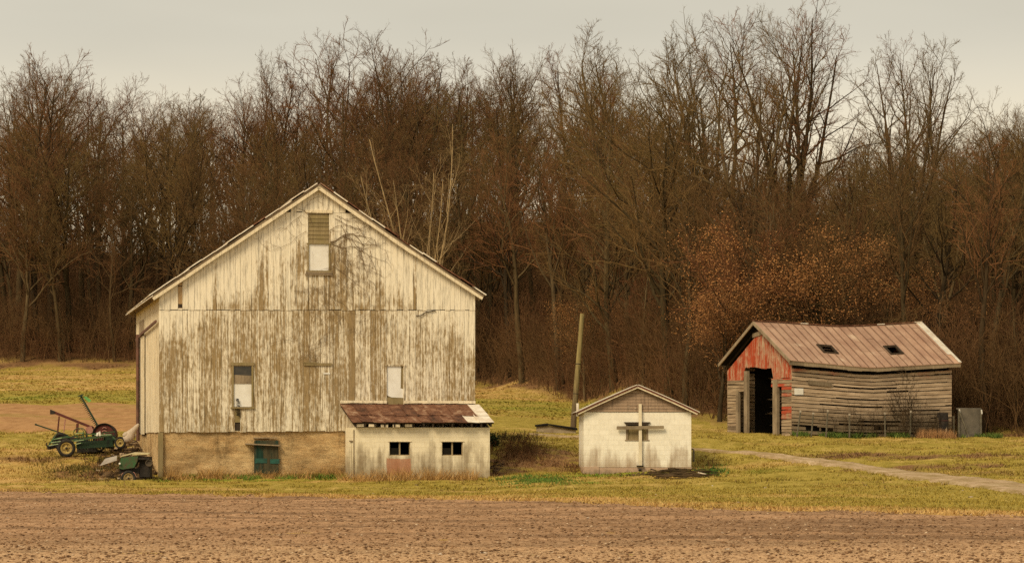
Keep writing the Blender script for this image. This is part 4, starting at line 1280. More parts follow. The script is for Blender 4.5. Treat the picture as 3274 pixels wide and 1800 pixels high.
# ------------------------------------------------------------------ small block shed with a wooden cross
def build_small_shed():
    S = Frame(1866, 108, .5, EYE - 1.37)
    root = tag(S.root("block_shed"), "small white block shed with a low gable and brown clapboards under the peak", "shed")
    W = S.hit(2210, 1400)[0]; D = 5.6
    zbelt = S.hit(2038, 1317)[1]; ua, za = S.hit(2038, 1237)
    zl = S.hit(1856, 1318)[1]
    wn = S.rect(2001, 1358, 2073, 1406)
    BLK = block_mat("shed_block", (.87, .82, .71), (.36, .26, .17), moss=.9, h0=1.5)
    mb = MB(); zb = -.5; zc = S.hit(2000, 1493)[1]
    wall_holes(mb, 0, W, zc, zbelt, 0, .2, [wn])
    mb.box(0, .2, .2, D, zc, zbelt); mb.box(W - .2, W, .2, D, zc, zbelt); mb.box(.2, W - .2, D - .2, D, zc, zbelt)
    mb.build("block_wall", BLK, root)
    mb = MB(); mb.box(-.02, W + .02, .015, .3, zb, zc); mb.box(.0, .3, .3, D, zb, zc); mb.box(W - .3, W, .3, D, zb, zc)
    mb.box(0.0, .62, -.02, .012, zb, zc + .02)
    mb.build("base_course", block_mat("bare_base_block", (.46, .33, .24), (.20, .15, .10), h0=.3), root)
    # clapboards
    mb = MB()
    k = (za - zbelt) / (W / 2)
    z = zbelt + .012
    while z < za - .03:
        h = min(.125, za - z); z2 = z + h - .012
        def ex(zz): return max(.01, ua - (zl + (za - zl) - zz) / ((za - zl) / (ua + .12))), min(W - .01, ua + (za - zz) / ((za - zl) / (W - ua + .12)))
        a0, b0 = ex(z); a1, b1 = ex(z2)
        c0 = a0; mb.cur = random.gauss(-.05, .12)
        y = -.022 + random.uniform(-.004, .004)
        mb.hexa([(a0, y - .014, z), (b0, y - .014, z), (b0, .04, z), (a0, .04, z), (a1, y, z2), (b1, y, z2), (b1, .04, z2), (a1, .04, z2)])
        z += h
    mb.build("clapboards", mat_painted("worn_clapboard_paint", (.74, .66, .54), (.62, .50, .40), (.38, .27, .19), (.30, .21, .145), .02, (.5, .5, 7)), root)
    mb = MB(); mb.ext([(.05, .06, zbelt), (W - .05, .06, zbelt), (ua, .06, za - .03)], (0, .03, 0)); mb.ext([(.05, D - .1, zbelt), (W - .05, D - .1, zbelt), (ua, D - .1, za - .03)], (0, .05, 0)); mb.build("gable_backing", DARKW, root)
    # roof
    for s in (-1, 1):
        ue = -.24 if s < 0 else W + .24
        kk = (za - zl) / (ua + .12)
        ze = za - abs(ue - ua) * kk
        nrm = Vector((s * kk, 0, 1)).normalized()
        A, Bp = Vector((ua, 0, za)), Vector((ue, 0, ze))
        def pt(t, v, h):
            p = A.lerp(Bp, t) + nrm * h; return Vector((p.x, v, p.z + .02 * math.sin(t * 3.1)))
        def layer(m_, h0, h1, v0, v1, t1=1.0, n=5):
            for i in range(n):
                a, b = i / n * t1, (i + 1) / n * t1
                m_.cur = random.random() * .6
                m_.hexa([pt(a, v0, h0), pt(b, v0, h0), pt(b, v1, h0), pt(a, v1, h0), pt(a, v0, h1), pt(b, v0, h1), pt(b, v1, h1), pt(a, v1, h1)])
        m1 = MB(); layer(m1, .075, .105, -.30, D + .3, 1.02); m1.build("roof", TIN_L, root)
        m2 = MB(); layer(m2, .02, .073, -.27, D + .25); m2.build("roof_edge", mat_plain("oxide_red_edge", (.20, .055, .035), (.11, .04, .03), .8), root)
        m3 = MB(); layer(m3, -.045, .018, -.24, -.20, 1.0); m3.build("barge_board", TRIM, root)
        m4 = MB(); layer(m4, -.01, .018, -.19, D + .2); m4.build("soffit", WEATH, root)
    # window behind the cross
    a, b, z0, z1 = wn
    mb = MB()
    mb.box(a, b, .05, .09, z0, z1 - .14); f = mb.build("boarded_window", WEATHV, root)
    mb = MB(); mb.box(a, a + .08, .0, .049, z0, z1); mb.box(b - .08, b, .0, .049, z0, z1); mb.box(a - .04, b + .04, -.03, .0, z0 - .03, z0 + .01); mb.build("window_frame", WEATH, f)
    mb = MB(); mb.box(a, b, .05, .1, z1 - .14, z1); mb.build("window_gap", BLACK, f)
    mb = MB(); q = S.rect(1994, 1349, 2079, 1354)
    mb.ext([(q[0], -.08, q[3]), (q[0] + .12, -.08, q[2] - .05), (q[1] - .12, -.08, q[2] - .05), (q[1], -.08, q[3])], (0, .078, 0)); mb.build("window_hood", DARKW, f)
    mb = MB(); p = S.hit(1849, 1310); mb.tube([(p[0] - .0, .9, p[1] - .25), (p[0] - .0, .9, p[1] + .28)], .055, 8); mb.build("vent_pipe", TIN_L, root)
    # the cross
    c = tag(S.root("wooden_cross"), "tall plain weathered wooden cross fixed on the small block shed's front", "cross")
    mb = MB()
    (x0, zt), (x1, zbm) = S.hit(2040, 1291), S.hit(2052, 1490)
    mb.hexa([(x0 + .03, -.13, zbm), (x1 + .0, -.13, zbm), (x1, -.05, zbm), (x0 + .03, -.05, zbm), (x0 + .02, -.13, zt), (x1 - .01, -.13, zt), (x1 - .01, -.05, zt), (x0 + .02, -.05, zt)])
    mb.build("upright", mat_wood("cross_upright_wood", (.66, .57, .42), (.78, .69, .52), (.56, .47, .34)), c)
    q = S.rect(1971, 1361, 2122, 1372)
    mb = MB(); mb.hexa([(q[0], -.18, q[2] - .01), (q[1], -.18, q[2] + .02), (q[1], -.132, q[2] + .02), (q[0], -.132, q[2] - .01), (q[0], -.18, q[3] - .01), (q[1], -.18, q[3] + .01), (q[1], -.132, q[3] + .01), (q[0], -.132, q[3] - .01)])
    mb.build("crossbar", mat_wood("cross_bar_wood", (.22, .17, .11), (.33, .26, .17), (.15, .11, .07), (.5, 7, 7)), c)
    mb = MB(); p = S.hit(2046, 1489); mb.box(p[0] - .14, p[0] + .14, -.15, -.01, p[1] - .02, p[1] + .02); mb.box(p[0] - .06, p[0] + .06, -.14, -.01, p[1] - .20, p[1] - .13); mb.build("bracket", BLACK, c)
    return S
SHED = build_small_shed()

# ------------------------------------------------------------------ sagging red shed
def build_red_shed():
    R = Frame(2531, 125, 24, EYE + .37)
    root = tag(R.root("red_shed"), "swaybacked old shed with faded red gable, tin roof and gaping doorway", "shed")
    W = R.side(2326, 1185, 0)[0]; L = R.hit(3043, 1178)[0]
    vm = W / 2
    rid = [R.hit(px, py, vm) for px, py in ((2407, 1029), (2500, 1034), (2600, 1041), (2668, 1046), (2750, 1044.5), (2850, 1039), (2949, 1033))]
    eav = [R.hit(px, py, -.38) for px, py in ((2527, 1153), (2633, 1163), (2718, 1171.5), (2788, 1177), (2880, 1172), (2986, 1166), (3066, 1162))]
    Z = lambda tab, u: float(np.interp(u, [p[0] for p in tab], [p[1] for p in tab]))
    ridz = lambda u: Z(rid, u); eavz = lambda u: Z(eav, u)
    half = vm + .38
    def rp(u, t, h=0.0, side=1):    # roof point: t 0 ridge .. 1 eave
        z0, z1 = ridz(u), eavz(u)
        v = vm - half * t if side > 0 else vm + half * t
        z = z0 + (z1 - z0) * t
        return Vector((u, v, z + h))
    ua, ub = -.32, L + .28
    RED = mat_painted("faded_red_paint", (.46, .075, .03), (.36, .06, .025), (.56, .40, .27), (.45, .31, .21), -.19, (4, 4, .4), eave=(vm, ridz(0) - .1, 1.55, 1.55))
    m = M("old_side_boards", .9, .08)
    g = m.noise(m.co((.6, 6, 9)), 1.6, 6, .65); b = m.noise(m.co((.5, .5, 1.2)), 1.2, 5, .6)
    x, y, z = m.sep(m.co())
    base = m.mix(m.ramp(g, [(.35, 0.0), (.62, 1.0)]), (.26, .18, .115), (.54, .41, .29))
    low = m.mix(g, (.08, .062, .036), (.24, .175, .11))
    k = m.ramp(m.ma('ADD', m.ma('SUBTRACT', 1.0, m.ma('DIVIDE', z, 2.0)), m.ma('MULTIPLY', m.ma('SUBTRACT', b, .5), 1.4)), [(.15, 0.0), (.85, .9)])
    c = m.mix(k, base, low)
    rk = m.ramp(m.ma('ADD', m.ma('ADD', m.attr('a'), m.ma('DIVIDE', m.ma('SUBTRACT', z, 2.55), 1.2)), m.ma('MULTIPLY', m.ma('SUBTRACT', b, .5), 2.2)), [(.42, 0.0), (.8, .7)])
    c = m.mix(rk, c, (.36, .075, .04))
    c = m.mul(c, m.ramp(m.ma('ADD', m.attr('a'), .5), [(.1, .66), (.5, 1.0), (.9, 1.12)]))
    SIDE = m.done(c, g, .5, .012)
    m = M("tan_roof_tin", .55, .3)
    g = m.noise(m.co((.9, .5, .5)), 1.6, 6, .65)
    c = m.mix(m.ramp(g, [(.35, 0.0), (.65, 1.0)]), (.30, .17, .115), (.43, .275, .19))
    c = m.mix(m.ramp(m.noise(m.co((.7, .7, .7)), 1.1, 4, .6), [(.62, 0.0), (.75, .55)]), c, (.72, .57, .42))
    c = m.mul(c, m.ramp(m.ma('ADD', m.attr('a'), .5), [(0.0, .42), (.5, 1.0), (1.0, 1.25)]))
    TAN = m.done(c, g, .2, .01)
    # front slope with two skylight holes
    def near_t(px, py):     # solve roof (u, t) under a photo pixel
        lo, hi = 0.0, 1.0
        for _ in range(40):
            t = (lo + hi) / 2
            u, z = R.hit(px, py, vm - half * t)
            if z < rp(u, t).z: hi = t       # pixel ray already below roof: nearer plane
            else: lo = t
            if False: break
        return u, t
    def uv(px, py):
        best = None
        for i in range(101):
            t = i / 100; u, z = R.hit(px, py, vm - half * t); e = abs(z - rp(min(max(u, ua), ub), t).z)
            if best is None or e < best[0]: best = (e, u, t)
        return best[1], best[2]
    h1 = [uv(2617, 1107), uv(2660, 1110), uv(2673, 1131), uv(2632, 1131)]
    h2 = [uv(2830, 1110), uv(2866, 1110), uv(2884, 1133), uv(2845, 1135)]
    def hbox(h): return (min(h[0][0], h[3][0]) * .5 + max(h[0][0], h[3][0]) * .5, (h[1][0] + h[2][0]) / 2, (h[0][1] + h[1][1]) / 2, (h[2][1] + h[3][1]) / 2)
    HB = [hbox(h1), hbox(h2)]
    us = sorted(set(list(np.linspace(ua, ub, 23)) + [q for h in HB for q in h[:2]]))
    ts = sorted(set([0, .25, .5, .75, 1.0] + [q for h in HB for q in h[2:]]))
    mb = MB()
    for a, b in zip(us[:-1], us[1:]):
        mb.cur = random.gauss(0, .05) if b < ub - .3 else .55
        for t0, t1 in zip(ts[:-1], ts[1:]):
            if any(h[0] - .01 <= a and b <= h[1] + .01 and h[2] - .001 <= t0 and t1 <= h[3] + .001 for h in HB): continue
            mb.hexa([rp(a, t1, 0), rp(b, t1, 0), rp(b, t0, 0), rp(a, t0, 0), rp(a, t1, .03), rp(b, t1, .03), rp(b, t0, .03), rp(a, t0, .03)])
    mb.cur = -.45
    for i in range(1, 22):
        u = ua + (ub - ua) * i / 22
        for t0, t1 in ((0, .5), (.5, 1.0)):
            c = [h for h in HB if h[0] < u < h[1]]
            segs = [(t0, t1)]
            if c:
                h = c[0]; segs = [(t0, min(t1, h[2])), (max(t0, h[3]), t1)]
            for p, q in segs:
                if q - p > .03: mb.beam(rp(u, p, .045), rp(u, q, .045), .03, .035)
    for _ in range(9):     # lifted end laps across the sheets
        i = random.randrange(1, 21); u = ua + (ub - ua) * i / 22; t = random.choice((.12, .33, .62, .86, .9)); 
        mb.beam(rp(u + .05, t, .034), rp(u + .42, t, .034), .02, .012)
    mb.build("tin_roof", TAN, root)
    mb = MB(); mb.cur = .1
    n = 22
    for i in range(n):
        a, b = ua + (ub - ua) * i / n, ua + (ub - ua) * (i + 1) / n
        for t0, t1 in ((0, .5), (.5, 1)):
            mb.hexa([rp(a, t1, 0, -1), rp(b, t1, 0, -1), rp(b, t0, 0, -1), rp(a, t0, 0, -1), rp(a, t1, .03, -1), rp(b, t1, .03, -1), rp(b, t0, .03, -1), rp(a, t0, .03, -1)])
    mb.build("rear_roof_slope", RUST, root)
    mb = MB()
    for i in range(n):      # black sheets added under the tin to deepen the gable overhang's shade
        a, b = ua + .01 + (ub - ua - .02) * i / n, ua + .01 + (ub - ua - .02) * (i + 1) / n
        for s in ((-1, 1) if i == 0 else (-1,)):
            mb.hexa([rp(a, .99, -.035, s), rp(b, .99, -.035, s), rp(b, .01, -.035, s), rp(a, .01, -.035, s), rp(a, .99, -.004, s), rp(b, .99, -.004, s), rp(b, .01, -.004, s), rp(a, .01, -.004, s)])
    mb.build("overhang_shade_sheet", BLACK, root)
    mb = MB()
    for i in range(n):
        a, b = ua + (ub - ua) * i / n, ua + (ub - ua) * (i + 1) / n
        mb.cur = random.choice((.2, .5, 1.0, .4, .7))
        mb.beam(rp(a, 0, .07), rp(b, 0, .07 + random.uniform(-.01, .01)), .16, .045)
    mb.build("ridge_cap", RUST, root)
    mb = MB(); mb.cur = .9
    mb.beam(rp(ub - .04, .0, .07), rp(ub - .04, 1.0, .06), .16, .02); mb.beam(rp(ub - .22, .0, .055), rp(ub - .22, .8, .055), .2, .014)
    mb.build("pale_edge_flashing", TIN_L, root)
    for h in HB:
        mb = MB()
        a, b, t0, t1 = h
        for p, q in (((a, t0), (b, t0)), ((a, t1), (b, t1))):
            mb.beam(rp(p[0] - .04, p[1], .06), rp(q[0] + .04, q[1], .06), .07, .09)
        for u in (a, b):
            mb.beam(rp(u, t0, .055), rp(u, t1, .055), .07, .085)
        mb.beam(rp(a, t1, -.12), rp(a, t0, -.12), .03, .26)
        f = mb.build("skylight_frame", DARKW, root)
    # fascia under the front eave, in sagging lengths
    mb = MB()
    for i in range(12):
        a, b = ua + (ub - ua) * i / 12, ua + (ub - ua) * (i + 1) / 12
        j = random.uniform(-.03, .015)
        mb.cur = random.gauss(0, .2)
        za_, zb_ = eavz(a), eavz(b)
        mb.hexa([(a, -.36, za_ - .17 + j), (b, -.36, zb_ - .17 + j * .4), (b, -.32, zb_ - .17 + j * .4), (a, -.32, za_ - .17 + j), (a, -.36, za_ - .006), (b, -.36, zb_ - .006), (b, -.32, zb_ - .006), (a, -.32, za_ - .006)])
    mb.build("fascia", WEATH, root)
    # rafters and barge boards
    mb = MB()
    for i in range(13):
        u = .15 + i * (L - .3) / 12
        for s in (1, -1): mb.beam(rp(u, .02, -.08, s), rp(u, .97, -.08, s), .05, .12)
    mb.build("rafters", DARKW, root)
    for s in (1, -1):
        mb = MB(); mb.cur = .1
        mb.beam(rp(ua + .02, .0, -.05, s), rp(ua + .02, 1.0, -.05, s), .05, .15)
        mb.build("barge_board", WEATH, root)
    # side wall: sagging horizontal boards
    zbot = lambda u: R.hit(2531, 1386)[1] + (R.hit(3043, 1400)[1] - R.hit(2531, 1386)[1]) * u / L
    def row(u, k, n):
        t = k / n
        top = eavz(u) - .32
        sag = -.10 * math.sin(math.pi * u / L) * (1 - t) * .8
        return zbot(u) * (1 - t) + top * t + sag
    def sidewall(v0, th, holes, mat, name, n=17, gapk=1.3):
        mb = MB()
        for k in range(n):
            cuts = [0.0]
            while cuts[-1] < L - .1: cuts.append(min(L, cuts[-1] + random.uniform(1.0, 3.6)))
            fine = sorted(set(cuts + list(np.linspace(0, L, 13))))
            cur, off = 0, 0
            g0 = random.uniform(.008, .035) * gapk
            for a, b in zip(fine[:-1], fine[1:]):
                if a in cuts:
                    cur = random.gauss(0, .16); off = random.uniform(-.012, .012)
                    g = g0 + (random.uniform(0, .05) if random.random() < .22 else 0) * gapk
                    tl = random.gauss(0, .008)
                if b - a < .03: continue
                c = (a + b) / 2
                if any(h[0] < c < h[1] and h[2] < row(c, k + .5, n) < h[3] for h in holes): continue
                if name == "side_boards" and k < 4 and random.random() < .10: continue
                mb.cur = cur
                z00, z01 = row(a, k, n) + g, row(b, k, n) + g + tl; z10, z11 = row(a, k + 1, n), row(b, k + 1, n) + tl
                bow = -.10 * math.sin(math.pi * a / L); bow2 = -.10 * math.sin(math.pi * b / L)
                e = .004 if b in cuts else 0
                mb.hexa([(a, v0 + off + bow - .012, z00), (b - e, v0 + off + bow2 - .012, z01), (b - e, v0 + off + bow2 + th, z01), (a, v0 + off + bow + th, z00),
                         (a, v0 + off + bow, z10), (b - e, v0 + off + bow2, z11), (b - e, v0 + off + bow2 + th, z11), (a, v0 + off + bow + th, z10)])
        return mb.build(name, mat, root)
    sq = R.hit(2574, 1361), R.hit(2592, 1375)
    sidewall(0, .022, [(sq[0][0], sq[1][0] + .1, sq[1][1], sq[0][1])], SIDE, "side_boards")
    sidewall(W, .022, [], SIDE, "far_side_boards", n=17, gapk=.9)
    mb = MB(); boards_between(mb, .05, W - .05, lambda v: -.2, lambda v: ridz(L) - .1 - abs(v - vm) * (ridz(L) - eavz(L)) / half, .22, L - .03, .02, axis='v'); mb.build("back_wall", SIDE, root)
    mb = MB(); mb.box(.3, L - .1, .12, .16, -.1, 3.15); mb.box(.1, L - .1, W + .10, W + .13, -.1, 3.1); mb.box(1.5, L - .1, W - .09, W - .06, -.1, 3.6); mb.build("blackout_sheets", BLACK, root)  # black sheets added so gaps, eave slot and doorway read as shade
    mb = MB(); mb.box(.1, L - .1, .2, W - .2, -.3, -.06); mb.build("blackened_floor", BLACK, root)  # floor coloured black to paint in the doorway's interior shade
    # gable wall: vertical red boards above, horizontals below, posts
    gv_ = lambda px, py=1200: R.side(px, py, 0)[0]
    gz_ = lambda px, py: R.side(px, py, 0)[1]
    vR, vL = 0.0, W
    dR, dL = gv_(2466), gv_(2382)
    zd = gz_(2424, 1176)
    zh = gz_(2424, 1214)
    gt = lambda v: ridz(0) - (.50 if v > vm else .26) - abs(v - vm) * (ridz(0) - eavz(0)) / half
    mb = MB()
    boards_between(mb, .0, W, lambda v: (zh if v < dR or v > dL - .0 else zd) + .05 * math.sin(v * 2), gt, .24, -.0, .025, axis='v', cuts=(dR, dL), jit=.008)
    mb.build("gable_boards", RED, root)
    mb = MB()
    a, b = gv_(2452, 1070), gv_(2408, 1070); z = gz_(2430, 1068)
    mb.beam((-.03, a, z + .12), (-.03, b, z - .06), .03, .2); mb.build("loose_board", WEATH, root)
    sl_, sr_ = (gv_(2499), 0.0), (W, gv_(2356))
    LOW = []
    for (va, vb, ztop_open, vo) in ((0.0, gv_(2466), gz_(2495, 1238), gv_(2499)), (gv_(2382), W, gz_(2370, 1248), gv_(2357))):
        z = -.12; k = 0; mb = MB(); LOW.append(mb)
        while z < zh - .02:
            h = .155; z2 = min(z + h, zh + .01)
            a, b = va, vb
            if (z + z2) / 2 < ztop_open:
                if va == 0.0: b = vo
                else: a = vo
            g = random.uniform(.006, .03); t = random.gauss(0, .02)
            mb.cur = random.choice((.75, .55, .1, -.1, -.3)) if va == 0.0 and z > .3 else random.gauss(-.05, .18)
            o = random.uniform(-.01, .01)
            if z2 - z > .04:
                mb.hexa([(o - .01, a + .01, z + g), (o - .01, b - .01, z + g + t), (o + .02, b - .01, z + g + t), (o + .02, a + .01, z + g), (o, a + .01, z2), (o, b - .01, z2 + t), (o + .02, b - .01, z2 + t), (o + .02, a + .01, z2)])
            z += h
    GL = M("gable_low_boards", .9, .08)
    g = GL.noise(GL.co((6, .6, 9)), 1.6, 6, .65); b_ = GL.noise(GL.co((1, 1, 1.5)), 1.5, 5, .6)
    c = GL.mix(GL.ramp(g, [(.35, 0.0), (.62, 1.0)]), (.20, .14, .09), (.44, .33, .22))
    rk = GL.ramp(GL.ma('ADD', GL.attr('a'), GL.ma('MULTIPLY', GL.ma('SUBTRACT', b_, .5), 1.6)), [(.3, 0.0), (.65, .9)])
    c = GL.mix(rk, c, (.40, .06, .028))
    c = GL.mul(c, GL.ramp(GL.ma('ADD', GL.attr('a'), .5), [(.1, .6), (.5, 1.0), (1, 1.0)]))
    GLM = GL.done(c, g, .5, .012)
    for mb in LOW: mb.build("lower_boards", GLM, root)
    for px0, px1, zt in ((2356, 2362, gz_(2370, 1248)), (2381, 2391, zd - .12), (2473, 2487, zh - .02)):
        mb = MB(); a, b = gv_(px1), gv_(px0)
        mb.cur = .0; mb.box(-.05, .09, a, b, -.3, zt); mb.build("door_post", WEATH, root)
    mb = MB(); mb.box(.02, .1, 0, gv_(2499) - .05, -.2, zh); mb.box(.02, .1, .02, .14, -.2, eavz(0) - .2); mb.build("corner_stud", DARKW, root)
    # blank white notice on the side wall
    q = R.rect(2540, 1241, 2568, 1262, -.06)
    mb = MB(); mb.box(q[0], q[1], -.075, -.055, q[2], q[3]); mb.build("white_notice", WHITEP, root)
    q = R.rect(2584, 1218, 2658, 1238, -.1)
    mb = MB(); mb.cur = -.3; mb.beam((q[0], -.10, q[3] - .05), (q[1], -.13, q[2] + .12), .02, .20); mb.build("loose_board", WEATH, root)
    return R
RSHED = build_red_shed()

# ------------------------------------------------------------------ farm machines, posts, shrubs, rubble
GREENP = mat_plain("faded_green_paint", (.03, .10, .035), (.075, .05, .028), .6, .3, sc=6)
GREENL = mat_plain("green_bar_highlight", (.42, .50, .30), (.08, .20, .08), .6, .3, sc=5)
DKGREEN = mat_plain("dark_green_paint", (.02, .05, .025), (.012, .02, .014), .7, .3, sc=6)
YELLOWP = mat_plain("dull_yellow_rim", (.42, .31, .09), (.18, .12, .05), .6, .3, sc=7)
TYRE = mat_plain("old_rubber", (.022, .020, .018), (.05, .045, .04), .9, .1, sc=6)
REDR = mat_plain("dark_red_rust", (.12, .032, .026), (.06, .025, .02), .8, .2, sc=4)
PINKR = mat_plain("faded_pink_red", (.42, .22, .17), (.26, .10, .08), .7, .2, sc=3)
IRON = mat_plain("dark_iron", (.016, .013, .011), (.04, .03, .024), .8, .3, sc=6)

def zq(E, zx, zy, v=0.0):
    u, z = E.hit(100 + zx / 4.29, 1230 + zy / 4.29, v)
    return Vector((u, v, z))

def wheel(root, c, r, w, rim=YELLOWP, tilt=0.0, spokes=0):
    ax = Vector((math.sin(tilt), -math.cos(tilt), 0)); c = Vector(c)
    h = bpy.data.objects.new("wheel", None); COL.objects.link(h); h.parent = root; h.location = c; h.empty_display_size = .1
    mb = MB()
    pr = [(-w * .5, r * .66), (-w * .52, r * .80), (-w * .42, r * .95), (-w * .2, r), (w * .2, r), (w * .42, r * .95), (w * .52, r * .80), (w * .5, r * .66), (-w * .5, r * .66)]
    mb.lathe((0, 0, 0), ax, pr, 28); mb.build("tyre", TYRE, h, True)
    mb = MB()
    mb.lathe((0, 0, 0), ax, [(w * .40, r * .67), (w * .46, r * .60), (w * .30, r * .50), (w * .1, r * .46), (w * .12, r * .2), (w * .30, r * .16), (w * .34, 0.001)], 24)
    mb.lathe((0, 0, 0), ax, [(-w * .3, 0.001), (-w * .3, r * .6), (w * .05, r * .67)], 24)
    mb.build("rim", rim, h, True)
    mb = MB(); mb.lathe((0, 0, 0), ax, [(w * .34, r * .13), (w * .6, r * .12), (w * .62, .001)], 12)
    for k in range(5):
        a = k * 1.257; x = Vector((math.cos(a) * ax.y * -1, math.cos(a) * ax.x, math.sin(a)))
        mb.lathe(x * r * .33, ax, [(w * .1, r * .06), (w * .16, r * .06), (w * .17, .001)], 6)
    mb.build("hub", IRON, h, True)
    return h

def build_machines():
    # --- green hay rake
    E = Frame(300, 118, 0, EYE - .62)
    q = lambda x, y, v=0.0: zq(E, x, y, v)
    r1 = tag(E.root("hay_rake"), "green hay rake of long bars with yellow rimmed wheels, left of the barn", "hay rake")
    wheel(r1, q(482, 868, -.25), .40, .17, tilt=.15)
    wheel(r1, q(1222, 792, -.05), .27, .11, tilt=-.25)
    wheel(r1, q(402, 770, 1.15), .38, .16, rim=IRON, tilt=.15)
    wheel(r1, q(935, 850, 1.0), .22, .1, rim=YELLOWP, tilt=.1)
    mb = MB()
    for (a, b, va, vb, w) in (((225, 835), (620, 770), -.1, .0, .05), ((240, 800), (1110, 680), .1, .2, .045), ((280, 752), (700, 690), .4, .4, .045), ((290, 745), (520, 700), .7, .6, .04),
                              ((560, 700), (1150, 640), .3, .3, .035), ((610, 770), (1100, 690), .0, .0, .045), ((610, 740), (930, 700), .5, .5, .04), ((600, 815), (700, 795), -.2, -.2, .035),
                              ((660, 660), (1110, 700), .35, .1, .03), ((230, 845), (360, 660), .0, .9, .05), ((700, 650), (760, 900), .3, .3, .05), ((980, 650), (1010, 880), .4, .4, .05), ((1080, 690), (1220, 790), .1, -.0, .05)):
        mb.beam(q(*a, va), q(*b, vb), w, w)
    mb.build("frame", GREENP, r1)
    mb = MB()
    for (a, b, v) in (((235, 832), (370, 810), -.16), ((270, 790), (420, 770), -.02), ((285, 750), (420, 725), .3), ((590, 770), (720, 755), -.08), ((610, 812), (680, 797), -.25), ((600, 668), (720, 655), .2), ((870, 690), (1100, 680), .1)):
        mb.beam(q(*a, v), q(*b, v), .035, .03)
    mb.build("highlight_strips", GREENL, r1)  # pale strips painting highlights along the green bars
    mb = MB()
    for i in range(10):    # tine reels hanging from the bars
        x = 640 + i * 48; v = .1 + .05 * i
        mb.tube([q(x, 715 - i * 2, v), q(x - 12, 800, v), q(x + 6, 880, v)], .02, 5)
        mb.tube([q(x + 20, 715, v + .3), q(x + 8, 800, v + .3), q(x + 26, 885, v + .3)], .02, 5)
    mb.beam(q(620, 830, .3), q(1120, 800, .5), .35, .30)
    mb.beam(q(1000, 740, .6), q(1140, 780, .6), .3, .5)
    mb.build("tine_reel", DKGREEN, r1)
    mb = MB(); c = q(650, 655, .15); pts = [c + Vector((math.cos(a) * .22, 0, math.sin(a) * .20)) for a in np.linspace(0, 2 * math.pi, 20)]
    mb.tube(pts, .020, 5); c2 = q(690, 650, .5); mb.tube([c2 + Vector((math.cos(a) * .17, 0, math.sin(a) * .18)) for a in np.linspace(0, 3.4, 12)], .022, 5)
    mb.build("steering_hoop", GREENP, r1)
    mb = MB()
    mb.tube([q(215, 790, .0), q(205, 825, .0), q(235, 860, .0), q(260, 880, .0)], .03, 6); mb.beam(q(235, 870, .1), q(310, 850, .3), .2, .12)
    mb.build("hitch", IRON, r1)
    mb = MB(); mb.tube([q(905, 700, .1), q(912, 660, .1), q(935, 640, .1), q(945, 700, .1)], .05, 7); mb.build("rag", WHITEP, r1)
    # --- red machine: big drum with a long chute beam on posts
    E2 = Frame(300, 119.5, 0, EYE - .5)
    p = lambda x, y, v=0.0: zq(E2, x, y, v)
    r2 = tag(E2.root("red_blower"), "dark red machine with a round drum and long chute beam behind the hay rake", "blower")
    c = p(1015, 690, 0)
    mb = MB(); mb.lathe(c, (0, -1, 0), [(-.45, .001), (-.45, .50), (.30, .50), (.30, .46), (.26, .45), (.26, .001)], 30); mb.build("drum", REDR, r2)
    mb = MB(); mb.lathe(c, (0, -1, 0), [(.30, .46), (.36, .52), (.36, .54), (.24, .54), (.24, .505)], 30); mb.build("drum_rim", IRON, r2)
    mb = MB()
    for k in range(3):
        z = c.z + .30 - k * .14
        mb.tube([(c.x - .08, -.29, z), (c.x - .02, -.30, z + .04), (c.x + .06, -.30, z + .03), (c.x + .10, -.29, z)], .022, 5)
    mb.build("drum_slot", PINKR, r2)
    mb = MB()
    pts = [c + Vector((math.cos(a) * .525, 0, math.sin(a) * .525)) for a in np.linspace(1.6, 2.75, 8)]
    for a, b in zip(pts[:-1], pts[1:]): mb.beam(a, b, .6, .04)
    mb.build("guard_sheet", PINKR, r2)
    mb = MB(); mb.beam(p(770, 640, 0), p(850, 600, 0), .5, .30); mb.build("feed_box", PINKR, r2)
    mb = MB()
    a, b = p(300, 372, .1), p(850, 592, .0)
    mb.beam(a, b, .22, .10); d = (a - b).normalized()
    mb.build("chute_beam", REDR, r2)
    mb = MB(); e = a + d * .12
    mb.hexa([a + Vector((0, -.14, -.06)) - d * .1, a + Vector((0, .14, -.06)) - d * .1, e + Vector((0, .18, -.15)), e + Vector((0, -.18, -.15)), a + Vector((0, -.14, .06)) - d * .1, a + Vector((0, .14, .06)) - d * .1, e + Vector((0, .18, .06)), e + Vector((0, -.18, .06))])
    mb.build("chute_mouth", IRON, r2)
    for (t, bt, w, m_) in (((383, 430), (360, 665), .06, REDR), ((468, 465), (445, 650), .045, PINKR), ((635, 530), (628, 655), .10, REDR), ((765, 590), (758, 660), .06, REDR)):
        mb = MB(); mb.beam(p(*t, .0), p(*bt, .0), w, w); mb.build("post", m_, r2)
    mb = MB(); mb.beam(p(350, 690, 0), p(1130, 860, 0), .5, .14); mb.beam(p(640, 860, 0), p(920, 850, 0), .6, .45); mb.beam(p(360, 660, 0), p(360, 900, 0), .08, .08); mb.beam(p(760, 655, 0), p(760, 900, 0), .08, .08); mb.build("chassis", IRON, r2)
    # --- sickle bar mower standing up
    E3 = Frame(310, 121, 0, EYE - .4)
    s = lambda x, y, v=0.0: zq(E3, x, y, v)
    r3 = tag(E3.root("sickle_mower"), "raised dark sickle bar with teeth and a pale green board at its tip", "mower")
    a, b = s(905, 545), s(685, 160)
    d = (b - a).normalized(); nrm = Vector((-d.z, 0, d.x))
    if nrm.x > 0: nrm = -nrm
    mb = MB(); mb.beam(a - d * .5, b, .06, .13, up=(0, 1, 0)); mb.build("cutter_bar", DKGREEN, r3)
    mb = MB()
    L_ = (b - a).length; n = 17
